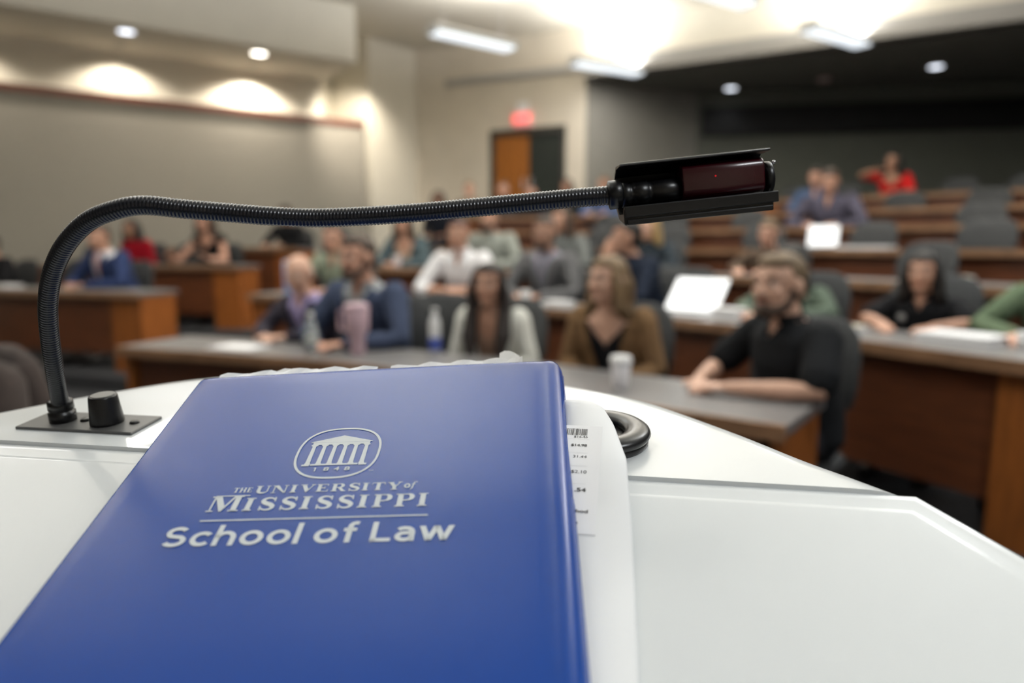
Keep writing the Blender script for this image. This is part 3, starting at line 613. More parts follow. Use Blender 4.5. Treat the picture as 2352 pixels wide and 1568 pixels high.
person('person with short dark hair in front of the middle of the door', 0.33, 10.96, TI[6], 72, 0.98, 0.08, 'lap', hy=0, skin=0, hair='black', style='short',
       top=('sweater', (0.02, 0.02, 0.025)), cn='swivel chair in front of the middle of the door')
person('long-haired dark figure before the dark door leaf', 0.88, 10.78, TI[6], 70, 1.04, 0.08, 'lap', hy=0, skin=3, hair='black', style='long',
       top=('sweater', (0.03, 0.035, 0.035)), cn='swivel chair before the dark door leaf')
person('person in blue shirt right of the door, behind the lamp head', 1.42, 10.45, TI[6], 66, 1.04, 0.10, 'flat', hy=0, skin=1, hair='lightbrown', style='short',
       top=('shirt', (0.10, 0.15, 0.30)), wide=1.05, cn='swivel chair right of the door, occupied')
person('man in grey plaid shirt looking down at the fifth desk', 3.66, 7.92, TI[5], 52, 1.08, 0.16, 'flat', hy=-8, hp=18, skin=0, hair='brown', style='short',
       top=('shirt', (0.085, 0.08, 0.115), 0.45, 22), wide=1.25, cn='swivel chair under the man in plaid shirt')
person('person in blue shirt half hidden behind the man in plaid', 4.0, 9.1, TI[6], 55, 1.02, 0.14, 'flat', hy=0, hp=10, skin=0, hair='black', style='short',
       top=('shirt', (0.06, 0.10, 0.19)), cn='swivel chair behind the man in plaid shirt')
person('dark-haired woman in red blouse with one arm raised, top right row', 5.40, 9.86, TI[7], 50, 1.06, 0.12, 'raise', hy=-12, skin=3, hair='black', style='long',
       top=('scoop', (0.50, 0.015, 0.015)), sleeve='short', cn='swivel chair under the woman in red blouse')

# ---------------------------------------------------------------- empty chairs
ORD = ['first', 'second', 'third', 'fourth', 'fifth', 'sixth', 'seventh']
RN = {2: 'second', 3: 'third', 4: 'fourth', 5: 'fifth', 6: 'sixth', 7: 'topmost'}
EMPTY = {2: [0.60], 3: [0.74, 0.90], 4: [0.34, 0.44, 0.54, 0.64, 0.74, 0.84], 5: [0.30, 0.39, 0.48, 0.70, 0.79, 0.88, 0.97], 6: [0.40, 0.61, 0.68, 0.75, 0.82, 0.89], 7: [0.06, 0.17, 0.40, 0.51, 0.62, 0.73, 0.84]}
for k, us in EMPTY.items():
    for i, u in enumerate(us):
        p, th = row_at(k, u, 0.80)
        lb = 'empty charcoal swivel chair behind the laptop on the second desk' if k == 2 else '%s empty charcoal chair from the left behind the %s curved desk' % (ORD[i], RN[k])
        chair(p.x, p.y, TI[k], th - math.pi / 2 + R(random.uniform(-14, 14)), lb, 'empty swivel chairs behind the %s desk' % RN[k] if k > 2 else None)
p, th = row_at(1, 0.52, 1.1); chair(-0.50, 4.10, 0, th - math.pi / 2 + 0.2, 'empty charcoal chair between the blue blazer and the long-haired woman')
for i, (x, y, r_) in enumerate([(-4.95, 8.0, -25), (-5.3, 7.55, -20)]):
    pass
chair(-5.05, 7.62, TI['A'], R(-25), 'empty charcoal chair left of the man in bright blue suit')
chair(-5.65, 9.05, TI['B'], R(-20), 'empty charcoal chair at left against the fabric wall')
chair(-4.30, 8.9, TI['B'], R(-15), 'empty charcoal chair between the red top and the woman in black')
chair(-2.55, 9.75, TI['C'], R(-10), 'empty charcoal chair in front of the end of the fabric wall')

# ================================================================= THINGS ON THE DESKS
def lathe_thing(name, label, cat, loc, parts, group=None):
    t = thing(name, label, cat, loc, 0, group)
    for pn, prof, m in parts:
        bm = bmesh.new(); lathe(bm, prof); obj(pn, bm, m, t, True)
    return t
pink = mat('pink_enamel', (0.60, 0.42, 0.48), 0.4); blue_b = mat('light_blue_enamel', (0.28, 0.42, 0.75), 0.4)
t = lathe_thing('insulated_tumbler', 'tall pale pink tumbler standing in front of the blue blazer', 'tumbler', (-0.80, 3.50, 0.742),
    [('cup', [(0.036, 0), (0.038, 0.004), (0.040, 0.10), (0.060, 0.125), (0.063, 0.235), (0.061, 0.238)], pink), ('lid', [(0.064, 0.232), (0.064, 0.252), (0.055, 0.262), (0.02, 0.264)], pink)])
t.rotation_euler = (0, 0, R(165))
bm = bmesh.new(); limb(bm, [(0.055, 0, 0.225), (0.098, 0, 0.222), (0.102, 0, 0.18), (0.098, 0, 0.13), (0.050, 0, 0.118)], [0.009] * 5, 8); obj('handle', bm, pink, t, True)
clear = mat('clear_plastic', (0.85, 0.9, 0.92), 0.08, trans=0.75)
lathe_thing('water_bottle', 'clear water bottle with white cap beside the pink tumbler', 'bottle', (-1.03, 3.47, 0.742),
    [('bottle_body', [(0.028, 0), (0.032, 0.004), (0.032, 0.13), (0.026, 0.165), (0.014, 0.185), (0.013, 0.20)], clear), ('paper_label', [(0.0326, 0.06), (0.0328, 0.062), (0.0328, 0.11), (0.0326, 0.112)], mat('bottle_label', (0.55, 0.58, 0.55), 0.6)), ('cap', [(0.016, 0.197), (0.016, 0.22), (0.014, 0.222)], M_white)])
lathe_thing('water_bottle', 'slim white bottle with blue base left of the woman in white', 'bottle', (-0.405, 3.56, 0.742),
    [('bottle_body', [(0.028, 0), (0.031, 0.004), (0.031, 0.15), (0.024, 0.18), (0.014, 0.20), (0.013, 0.212)], M_white), ('blue_band', [(0.0314, 0.012), (0.0318, 0.014), (0.0318, 0.078), (0.0314, 0.08)], mat('blue_label', (0.07, 0.11, 0.42), 0.5)), ('cap', [(0.016, 0.21), (0.016, 0.232), (0.014, 0.234)], M_white)])
lathe_thing('coffee_cup', 'white paper coffee cup with lid in front of the camel blazer', 'cup', (0.43, 2.66, 0.742),
    [('cup', [(0.028, 0), (0.029, 0.003), (0.041, 0.105)], mat('cup_paper', (0.72, 0.70, 0.72), 0.6)), ('lid', [(0.0435, 0.100), (0.0445, 0.106), (0.0425, 0.112), (0.038, 0.126), (0.030, 0.127)], M_white)])
lathe_thing('insulated_tumbler', 'tall light blue bottle standing just left of the bald head', 'tumbler', (-1.98, 6.10, 0.872),
    [('cup', [(0.048, 0), (0.052, 0.005), (0.056, 0.23), (0.050, 0.26)], blue_b), ('lid', [(0.052, 0.25), (0.052, 0.285), (0.045, 0.295)], mat('pale_blue_lid', (0.5, 0.6, 0.78), 0.4))])
lathe_thing('coffee_cup', 'small white cup held beside the grey suit', 'cup', (0.10, 5.02, 0.872),
    [('cup', [(0.030, 0), (0.032, 0.004), (0.042, 0.085)], M_white), ('lid', [(0.043, 0.082), (0.043, 0.095), (0.036, 0.10)], M_white)])
lathe_thing('coffee_cup', 'pale cup on the third desk beside the teal jacket', 'cup', (-1.20, 7.16, 1.072),
    [('cup', [(0.032, 0), (0.034, 0.004), (0.044, 0.11)], mat('pale_cup', (0.5, 0.42, 0.42), 0.6)), ('lid', [(0.045, 0.106), (0.045, 0.12), (0.038, 0.125)], M_white)])
lathe_thing('coffee_cup', 'white cup at the right edge beside the notebook', 'cup', (2.13, 2.80, 0.882),
    [('cup', [(0.026, 0), (0.028, 0.003), (0.036, 0.055)], M_white), ('lid', [(0.037, 0.052), (0.037, 0.06), (0.03, 0.064)], M_white)])
def sheets(name, label, cat, loc, rz, w, d, h, m=M_paper):
    t = thing(name, label, cat, loc, rz); o = obj('cover', BX(-w / 2, w / 2, -d / 2, d / 2, h * 0.85, h), m, t); obj('pages', BX(-w / 2 + 0.003, w / 2 - 0.003, -d / 2 + 0.003, d / 2 - 0.003, 0, h * 0.86), M_paper, t); return t
sheets('notebook', 'thick white notebook under the hand of the person in sage', 'notebook', (1.98, 2.98, 0.882), R(-58), 0.30, 0.22, 0.035)
sheets('paper_stack', 'small white box of papers beside the laptop with white screen', 'paper stack', (1.26, 3.93, 0.882), R(-50), 0.17, 0.12, 0.06)
sheets('open_book', 'cream notebook under the hand of the woman in black polo', 'notebook', (1.66, 3.42, 0.882), R(-55), 0.22, 0.16, 0.025, mat('cream_cover', (0.5, 0.46, 0.38), 0.7))
sheets('paper_stack', 'white papers lying in front of the grey suit', 'paper stack', (0.33, 4.83, 0.882), R(-40), 0.20, 0.15, 0.03)
sheets('paper_stack', 'loose papers in front of the bald man', 'paper stack', (-1.50, 3.72, 0.742), R(-20), 0.28, 0.2, 0.008)
sheets('paper_stack', 'papers at the far left on the short desk', 'paper stack', (-5.15, 6.95, 0.882), R(-20), 0.28, 0.2, 0.02)
sheets('paper_stack', 'pale papers on the third desk right of the woman in black polo', 'paper stack', (2.66, 4.10, 1.072), R(-60), 0.16, 0.12, 0.05, mat('cream_cover', (0.5, 0.46, 0.38), 0.7))
sheets('paper_stack', 'grey papers before the man in plaid shirt', 'paper stack', (3.05, 5.95, 1.272), R(-45), 0.45, 0.22, 0.03, mat('grey_paper', (0.28, 0.29, 0.31), 0.7))
sheets('paper_stack', 'small stack of papers at far right on the fourth desk', 'paper stack', (3.95, 4.9, 1.272), R(-55), 0.30, 0.2, 0.03, mat('tan_paper', (0.35, 0.27, 0.22), 0.7))
M_screen = mat('lit_screen', (0.8, 0.8, 0.8), 0.3, emit=(0.95, 0.98, 1.0), es=0.95)
def laptop(label, loc, rz, tilt, w=0.31, h=0.215):
    t = thing('laptop', label, 'laptop', loc, rz)
    bevel(obj('keyboard_base', BX(-w / 2, w / 2, -0.22, 0.0, 0, 0.014), mat('laptop_grey', (0.25, 0.25, 0.26), 0.4), t), 0.004)
    Mx = Matrix.Translation((0, 0.0, 0.014)) @ Matrix.Rotation(R(-tilt), 4, 'X')
    lid = bevel(obj('screen_lid', BX(-w / 2, w / 2, 0.0, 0.008, 0, h, M=Mx), mat('laptop_grey', (0.25, 0.25, 0.26), 0.4), t), 0.003)
    obj('screen', BX(-w / 2 + 0.006, w / 2 - 0.006, -0.001, 0.0, 0.008, h - 0.006, M=Mx), M_screen, lid)
    bm = bmesh.new()
    for i in range(5):
        for j in range(12): box(bm, -w / 2 + 0.03 + j * 0.0215, -w / 2 + 0.048 + j * 0.0215, -0.10 + i * 0.016, -0.087 + i * 0.016, 0.014, 0.0155)
    obj('keys', bm, M_plastic, t)
laptop('open laptop with bright white screen on the second desk', (1.10, 4.22, 0.882), R(-42), 42, 0.36, 0.27)
laptop('laptop with small white screen on the fourth desk', (2.78, 6.18, 1.272), R(-36), 12, 0.26, 0.2)

# dark jacket thrown over a chair in the left foreground
c = chair(-1.42, 1.98, 0, R(160), 'chair draped with a dark brown coat, left foreground')
t = thing('coat', 'dark brown coat draped over the chair in the left foreground', 'coat', (-1.42, 1.98, 0), R(160))
bm = bmesh.new()
limb(bm, [(-0.20, 0.24, 0.98), (0, 0.26, 1.02), (0.20, 0.24, 0.98)], [0.055, 0.065, 0.055], 14)
for sx in (-0.20, -0.07, 0.08, 0.21): limb(bm, [(sx, 0.20, 0.98), (sx * 1.1, 0.14, 0.80), (sx * 1.2, 0.13, 0.62)], [0.075, 0.07, 0.05], 12); limb(bm, [(sx, 0.31, 0.98), (sx * 1.15, 0.36, 0.75), (sx * 1.25, 0.37, 0.45)], [0.07, 0.065, 0.05], 12)
coat_m = mat('brown_coat', (0.045, 0.032, 0.028), 0.9, noise=0.4, nscale=14)
mobj('coat_body', voxel(bm, 0.012, 3, 0.6), coat_m, t)
for sx in (-1, 1):
    bm = bmesh.new(); limb(bm, [(sx * 0.26, 0.26, 0.96), (sx * 0.33, 0.29, 0.75), (sx * 0.34, 0.30, 0.48)], [0.06, 0.055, 0.045], 12); obj('sleeve', bm, coat_m, t, True)
# bag on the floor between the left desks
t = thing('backpack', 'black backpack on the floor below the long-haired woman', 'bag', (-3.85, 7.38, TI['A']), R(15))
bm = bmesh.new(); limb(bm, [(0, 0, 0.10), (0, 0, 0.24), (0, 0.02, 0.34)], [(0.17, 0.10), (0.16, 0.09), (0.10, 0.06)], 16); obj('bag_body', bm, M_plastic, t, True)
bm = bmesh.new(); limb(bm, [(-0.09, -0.08, 0.30), (-0.11, -0.15, 0.2), (-0.10, -0.11, 0.08)], [0.012] * 3, 8); obj('strap', bm, M_plastic, t, True)

# ================================================================= LECTERN
LB = Vector((0.2300, 0.3725, 1.1604)); LYAW = R(-9.915)
M_lect = mat('satin_white_laminate', (0.71, 0.735, 0.745), 0.28, coat=0.3)
M_lect2 = mat('lectern_body_grey', (0.42, 0.44, 0.45), 0.4)
lect = thing('lectern', 'white lectern with sloped reading top and curved far edge', 'lectern', (LB.x, LB.y, 0), LYAW)
c20, s20 = math.cos(R(20)), math.sin(R(20)); c6, s6 = math.cos(R(6.5)), math.sin(R(6.5))
def rp(x, s, h=0.0): return Vector((x, s * c20 - h * s20, LB.z + s * s20 + h * c20))          # reading slope
def sp(x, s, h=0.0): return Vector((x, s * c6 - h * s6, LB.z + 0.0010 + s * s6 + h * c6))       # rear shelf
# rear shelf, its far rim rolls down
half = [(0.004, 0.0), (-0.018, 0.023), (-0.040, 0.045), (-0.083, 0.094), (-0.143, 0.150), (-0.202, 0.181), (-0.28, 0.208), (-0.365, 0.216)]
out = [Vector((x, s, 0)) for x, s in half] + [Vector((-0.73 - x, s, 0)) for x, s in reversed(half[:-1])]
outline = spline(out, 81); outline[0].y = outline[-1].y = 0
def shrink(v, f, cx=-0.365, cy=0.0): return (cx + (v.x - cx) * f, cy + (v.y - cy) * f)
bm = bmesh.new(); L = []
for f, h in [(0.99, -0.036), (1.0, -0.028), (1.0, -0.0130), (0.995, -0.0098), (0.982, -0.0062), (0.964, -0.0032), (0.942, -0.0012), (0.92, -0.0003), (0.89, 0.0)]:
    L.append([sp(*shrink(v, f), h) for v in outline])
rings(bm, L); shf = obj('rear_shelf', bm, M_lect, lect, True)
es_ = shf.modifiers.new('split', 'EDGE_SPLIT'); es_.split_angle = R(40)
# reading panel with a raised soft rim
rh = [(0.0, -0.0006), (0.036, -0.0440), (0.075, -0.095), (0.115, -0.165), (0.135, -0.25), (0.135, -0.34)]
ro = [Vector((x, s, 0)) for x, s in rh] + [Vector((-0.73 - x, s, 0)) for x, s in reversed(rh)]
bm = bmesh.new(); L = []
def inset(d):
    pts = []; n = len(ro)
    for i in range(n):
        a_, b_, c_ = ro[i - 1], ro[i], ro[(i + 1) % n]; e1 = (b_ - a_).normalized(); e2 = (c_ - b_).normalized()
        n1 = Vector((e1.y, -e1.x, 0)); n2 = Vector((e2.y, -e2.x, 0)); m = (n1 + n2); m.normalize(); k = d / max(0.4, m.dot(n1)); pts.append(b_ + m * k)
    return pts
for d, h in [(0.004, -0.034), (0.0, -0.027), (0.0, -0.0016), (0.0006, -0.0009), (0.0020, -0.0004), (0.006, -0.0001), (0.0122, -0.0008), (0.0132, -0.0005), (0.0140, 0.0001), (0.0148, 0.0005), (0.017, 0.0006), (0.03, 0.0006)]:
    L.append([rp(v.x, v.y, h - 0.0006) for v in inset(d)])
rings(bm, L); rd = obj('reading_top', bm, M_lect, lect, True)
es_ = rd.modifiers.new('split', 'EDGE_SPLIT'); es_.split_angle = R(50)
# column and foot
bm = bmesh.new(); L = []
for z, hw, y0, y1 in [(0.06, 0.27, -0.20, 0.12), (0.90, 0.27, -0.20, 0.12), (1.00, 0.33, -0.27, 0.16)]:
    L.append([Vector((-0.365 + hw * math.copysign(abs(math.cos(q * math.pi / 16)) ** 0.45, math.cos(q * math.pi / 16)), (y0 + y1) / 2 + (y1 - y0) / 2 * math.copysign(abs(math.sin(q * math.pi / 16)) ** 0.45, math.sin(q * math.pi / 16)), z)) for q in range(32)])
rings(bm, L); obj('column', bm, M_lect2, lect)
bm = bmesh.new(); L = []
for z, k in [(0.0, 1.0), (0.05, 1.0), (0.06, 0.96)]:
    L.append([Vector((-0.365 + 0.34 * k * math.cos(q * math.pi / 20), -0.04 + 0.26 * k * math.sin(q * math.pi / 20), z)) for q in range(40)])
rings(bm, L); obj('foot', bm, M_lect2, lect)

def frame_empty(name, label, cat, origin, ex, ey, ez):
    t = thing(name, label, cat); m = Matrix((ex, ey, ez)).transposed().to_4x4(); m.translation = origin; t.matrix_world = m
    t.rotation_mode = 'XYZ'; t.location = origin; t.rotation_euler = m.to_euler(); return t
LE = Vector((math.cos(LYAW), math.sin(LYAW), 0)); LF = Vector((-math.sin(LYAW), math.cos(LYAW), 0)); UP = Vector((0, 0, 1))
RG = LF * c20 + UP * s20; RNn = LE.cross(RG); SG = LF * c6 + UP * s6; SN = LE.cross(SG)
def W_r(x, s, h): return LB + LE * x + RG * s + RNn * h
def W_s(x, s, h): return LB + UP * 0.0010 + LE * x + SG * s + SN * h

# cable grommet: rubber ring with a dark well
t = frame_empty('cable_grommet', 'black rubber cable grommet set in the lectern shelf beside the papers', 'grommet', W_s(-0.182, 0.051, 0.0), LE, SG, SN)
bm = bmesh.new(); L = []
for q in range(40):
    a_ = 2 * math.pi * q / 40; L.append([Vector(((0.026 + 0.009 * math.cos(b_)) * math.cos(a_), (0.026 + 0.009 * math.cos(b_)) * math.sin(a_), 0.0075 + 0.0052 * math.sin(b_))) for b_ in [k * math.pi / 7 for k in range(14)]])
L.append(L[0]); rings(bm, L, cap0=False, cap1=False); bmesh.ops.remove_doubles(bm, verts=bm.verts, dist=1e-6)
M_rub = mat('black_rubber', (0.012, 0.012, 0.013), 0.30); obj('ring', bm, M_rub, t, True)
bm = bmesh.new(); lathe(bm, [(0.0325, 0.0), (0.0335, 0.001), (0.0335, 0.004), (0.031, 0.006)], seg=36); obj('flange', bm, M_rub, t, True)
bm = bmesh.new(); lathe(bm, [(0.020, 0.0015), (0.019, 0.0030), (0.012, 0.0025), (0.004, 0.0022)], seg=24); obj('well_cap', bm, M_plastic, t, True)

# ---------------------------------------------------------------- gooseneck lamp
M_neck = mat('black_neck_metal', (0.007, 0.008, 0.012), 0.26, spec=0.45)
M_blackmetal = mat('black_satin_metal', (0.005, 0.005, 0.006), 0.33, spec=0.4)
M_plate = mat('dark_grey_plate', (0.075, 0.075, 0.075), 0.4)
lamp = frame_empty('gooseneck_lamp', 'black gooseneck reading lamp fixed on the lectern, its head over the audience', 'lamp', W_s(-0.566, 0.036, 0.0), LE, SG, SN)
bm = bmesh.new(); box(bm, -0.049, 0.049, -0.0165, 0.018, 0.0, 0.0022)
o = bevel(obj('base_plate', bm, M_plate, lamp), 0.0006, 1)
bm = bmesh.new(); lathe(bm, [(0.0092, 0.002), (0.0092, 0.0095), (0.0080, 0.010), (0.0080, 0.0112), (0.0088, 0.0118), (0.0086, 0.018), (0.0068, 0.019)], -0.022, 0.0, 24); obj('collar', bm, M_blackmetal, lamp, True)
for q in (-0.0045, 0.0375):
    bm = bmesh.new(); lathe(bm, [(0.0036, 0.002), (0.0034, 0.0032), (0.0022, 0.0040)], q, 0.002, 14); s_ = obj('screw', bm, M_blackmetal, o, True)
bm = bmesh.new(); prof = [(0.0112, 0.0022), (0.0114, 0.004), (0.0096, 0.023), (0.0090, 0.0242), (0.0078, 0.0240)]
L = []
for r, z in prof:
    L.append([Vector((0.016 + r * (1 + (0.025 if q % 2 else 0) * (z < 0.0235)) * math.cos(2 * math.pi * q / 48), r * (1 + (0.025 if q % 2 else 0)) * math.sin(2 * math.pi * q / 48), z)) for q in range(48)])
rings(bm, L); kn = obj('dimmer_knob', bm, M_blackmetal, lamp, True)
bm = bmesh.new(); lathe(bm, [(0.0082, 0.0240), (0.0080, 0.0246)], 0.016, 0.0, 32); obj('knob_cap', bm, mat('knob_cap_grey', (0.12, 0.12, 0.115), 0.4), kn)
NECK = [(-0.335, 0.497, 1.179), (-0.33, 0.485, 1.208), (-0.321, 0.47, 1.235), (-0.31, 0.455, 1.261), (-0.297, 0.443, 1.282), (-0.28, 0.432, 1.3), (-0.261, 0.425, 1.314), (-0.241, 0.42, 1.321), (-0.223, 0.42, 1.324), (-0.2, 0.422, 1.322), (-0.175, 0.425, 1.32), (-0.149, 0.427, 1.318), (-0.123, 0.43, 1.317), (-0.093, 0.43, 1.318), (-0.061, 0.43, 1.32), (-0.026, 0.43, 1.323), (0.006, 0.43, 1.326), (0.039, 0.43, 1.329), (0.066, 0.43, 1.331)]
base_pt = W_s(-0.588, 0.036, 0.014)
NP = spline([base_pt] + NECK[1:], 1500)
bm = bmesh.new(); tot = 0; L = []; lat = Vector((0, 1, 0)); prev = None
arc = [0.0]
for p, q in zip(NP, NP[1:]): arc.append(arc[-1] + (q - p).length)
LT = arc[-1]; PITCH = 0.00215; nst = int(LT / PITCH) * 6; j = 0
for i in range(nst + 1):
    s_ = i * LT / nst
    while j < len(arc) - 2 and arc[j + 1] < s_: j += 1
    f = (s_ - arc[j]) / max(1e-9, arc[j + 1] - arc[j]); p = NP[j].lerp(NP[j + 1], f); tdir = (NP[min(j + 2, len(NP) - 1)] - NP[max(j - 1, 0)]).normalized()
    u = lat - tdir * lat.dot(tdir); u.normalize(); v = tdir.cross(u)
    r = [0.00555, 0.00583, 0.00592, 0.00592, 0.00583, 0.00555][i % 6]
    L.append([p + u * r * math.cos(2 * math.pi * k / 20) + v * r * math.sin(2 * math.pi * k / 20) for k in range(20)])
inv = Matrix((LE, SG, SN)).transposed().to_4x4(); inv.translation = W_s(-0.566, 0.036, 0.0); inv = inv.inverted()
rings(bm, [[inv @ p for p in q] for q in L]); obj('flexible_neck', bm, M_neck, lamp, True)
# head, local frame: hx along the head, hy away from viewer, hz up
HO = Vector((0.063, 0.430, 1.331)); hx = Vector((0.994, 0.0, 0.105)).normalized(); hy = Vector((0, 1, 0)); hz = hx.cross(hy)
HMt = Matrix((hx, hy, hz)).transposed().to_4x4(); HMt.translation = HO; HMt = inv @ HMt
def hpart(name, bm, m, sm=False, par=None):
    for v in bm.verts: v.co = HMt @ v.co
    return obj(name, bm, m, par or lamp, sm)
# reflector shell: open towards the viewer; profile in (y, z)
prof = [(-0.0115, 0.0155), (-0.0115, 0.0166), (0.004, 0.0168), (0.013, 0.012), (0.016, 0.002), (0.014, -0.009), (0.006, -0.0155), (-0.012, -0.0190), (-0.0125, -0.0150), (-0.0125, -0.0100), (-0.0115, -0.0100), (-0.0108, -0.0130), (0.004, -0.0125), (0.0115, -0.0075), (0.0135, 0.002), (0.011, 0.0105), (0.004, 0.0152)]
bm = bmesh.new(); rings(bm, [[Vector((x, y, z)) for y, z in prof] for x in (0.003, 0.0930)]); shell = hpart('lamp_shade', bm, M_blackmetal)
bm = bmesh.new(); box(bm, 0.0035, 0.0955, -0.0150, -0.0095, -0.0150, -0.0085); bevel(hpart('lower_lip', bm, M_blackmetal, par=shell), 0.0006)
bm = bmesh.new(); box(bm, 0.0045, 0.0925, -0.0138, -0.004, -0.0196, -0.0165); bevel(hpart('bottom_rail', bm, M_blackmetal, par=shell), 0.0006)
Mx = Matrix.Rotation(R(90), 4, 'Y')
def xl(profile, seg=28, cy=0.0, cz=0.0):
    b = bmesh.new(); lathe(b, profile, 0, 0, seg, M=Matrix.Translation((0, cy, cz)) @ Mx); return b
bm = bmesh.new(); limb(bm, [(0.0035, -0.0115, 0.0164), (0.0925, -0.0115, 0.0164)], [0.0006, 0.0006], 8); hpart('rim_bead', bm, mat('glossy_black_rim', (0.05, 0.05, 0.05), 0.25, spec=1.0), True, shell)
hpart('neck_joint', xl([(0.0062, -0.004), (0.0088, -0.003), (0.0088, 0.004), (0.0078, 0.0045)]), M_blackmetal, True)
hpart('socket', xl([(0.0076, 0.003), (0.0076, 0.009), (0.0070, 0.0095), (0.0070, 0.0115), (0.0078, 0.012), (0.0078, 0.020), (0.0070, 0.0205), (0.0070, 0.0235), (0.0076, 0.024), (0.0072, 0.044)], cz=-0.001), M_blackmetal, True)
# dark red translucent sleeve round the bulb
bm = bmesh.new(); L = []
for x in (0.0405, 0.0412, 0.0890, 0.0897):
    k = 0.96 if x in (0.0405, 0.0897) else 1.0
    L.append([Vector((x, 0.0 + 0.0100 * k * math.copysign(abs(math.cos(q * math.pi / 16)) ** 0.55, math.cos(q * math.pi / 16)), 0.0022 + 0.0108 * k * math.copysign(abs(math.sin(q * math.pi / 16)) ** 0.55, math.sin(q * math.pi / 16)))) for q in range(32)])
rings(bm, L); hpart('red_filter', bm, mat('dark_red_filter', (0.035, 0.003, 0.006), 0.25, spec=0.4, coat=0.2), True)
bm = bmesh.new(); ell(bm, (0.060, -0.0102, 0.0041), (0.0005, 0.0005, 0.0005)); hpart('red_indicator', bm, mat('red_led', (0.6, 0, 0), 0.3, emit=(1, 0.02, 0.03), es=0.35), True)
hpart('end_disc', xl([(0.0095, 0.0915), (0.0102, 0.0922), (0.0102, 0.0955), (0.0090, 0.0962)], cz=0.0), M_blackmetal, True)
bm = bmesh.new(); ell(bm, (0.0955, -0.009, 0.0085), (0.0012, 0.0012, 0.0012)); hpart('glint_screw', bm, M_chrome, True)

# ---------------------------------------------------------------- binder
BU = Vector((0.9983, -0.0375, 0.0440)).normalized(); BV = Vector((0.0189, 0.9307, 0.3652)); BV = (BV - BU * BU.dot(BV)).normalized(); BN = BU.cross(BV)
BO = Vector((-0.2283, 0.4950, 1.2042))
bind = frame_empty('ring_binder', 'royal blue vinyl binder with white law school lettering on its cover', 'binder', BO, BU, BV, BN)
M_vinyl = mat('royal_blue_vinyl', (0.003, 0.050, 0.29), 0.27, spec=0.36, bump=0.03, bscale=1800)
M_ink = mat('silver_white_print', (0.62, 0.66, 0.68), 0.5)
sec = [(0.0, -0.0013), (0.0006, -0.0004), (0.002, 0.0), (0.06, 0.0004), (0.13, 0.0006), (0.20, 0.0004), (0.2445, 0.0), (0.2480, -0.0003), (0.2515, -0.0004), (0.2550, -0.0001), (0.2585, -0.0008), (0.2618, -0.0028), (0.2642, -0.0060), (0.2652, -0.0095), (0.2650, -0.0125)]
def ytop(x):
    base = 0.0077 * x / 0.265
    if x > 0.257: base -= 0.0065 * (1 - math.sqrt(max(0, 1 - ((x - 0.257) / 0.0082) ** 2))) if x < 0.2652 else 0.0065
    if x < 0.004: base -= 0.004 * (1 - math.sqrt(max(0, 1 - ((0.004 - x) / 0.004) ** 2)))
    return base
ys = [(-0.292, -0.0012), (-0.2914, -0.0003), (-0.289, 0.0), (-0.22, 0.0), (-0.15, 0.0), (-0.08, 0.0), (-0.02, 0.0), (-0.006, -0.0001), (-0.0032, -0.0004), (-0.0012, -0.0010), (0.0, -0.0022)]
xs = []
for (x0, z0), (x1, z1) in zip(sec, sec[1:]):
    k = 6 if x1 - x0 > 0.02 else 2
    for i in range(k): xs.append((x0 + (x1 - x0) * i / k, z0 + (z1 - z0) * i / k))
xs.append(sec[-1])
bm = bmesh.new(); top_v = []; bot_v = []
for x, z in xs:
    yt = ytop(x); top_v.append([bm.verts.new((x, (yt + y) if y > -0.1 else y, z + dz)) for y, dz in ys])
    bot_v.append([bm.verts.new((x - (0.0018 if x > 0.262 else 0), (yt + y) if y > -0.1 else y, min(z + dz, z) - (0.0026 if x < 0.262 else 0.0006))) for y, dz in ys])
nx, ny = len(xs), len(ys)
for i in range(nx - 1):
    for j in range(ny - 1):
        bm.faces.new([top_v[i][j], top_v[i + 1][j], top_v[i + 1][j + 1], top_v[i][j + 1]]); bm.faces.new([bot_v[i][j], bot_v[i][j + 1], bot_v[i + 1][j + 1], bot_v[i + 1][j]])
    bm.faces.new([top_v[i][0], bot_v[i][0], bot_v[i + 1][0], top_v[i + 1][0]]); bm.faces.new([top_v[i][-1], top_v[i + 1][-1], bot_v[i + 1][-1], bot_v[i][-1]])
for j in range(ny - 1):
    bm.faces.new([top_v[0][j], top_v[0][j + 1], bot_v[0][j + 1], bot_v[0][j]]); bm.faces.new([top_v[-1][j], bot_v[-1][j], bot_v[-1][j + 1], top_v[-1][j + 1]])
fc = obj('front_cover', bm, M_vinyl, bind, True)
bevel(obj('back_cover', BX(0.002, 0.2635, -0.290, 0.001, -0.0140, -0.0120), M_vinyl, bind), 0.0008)
bevel(obj('page_block', BX(0.012, 0.250, -0.286, -0.006, -0.0119, -0.0028), M_paper, bind), 0.0006)
# raised welded seam along the spine edge
bm = bmesh.new(); limb(bm, [(0.2650, 0.001 - 0.29 * k / 140, -0.0118 + (0.00018 if k % 2 else 0)) for k in range(141)], [0.0008] * 141, 6); obj('spine_seam', bm, M_vinyl, bind, True)

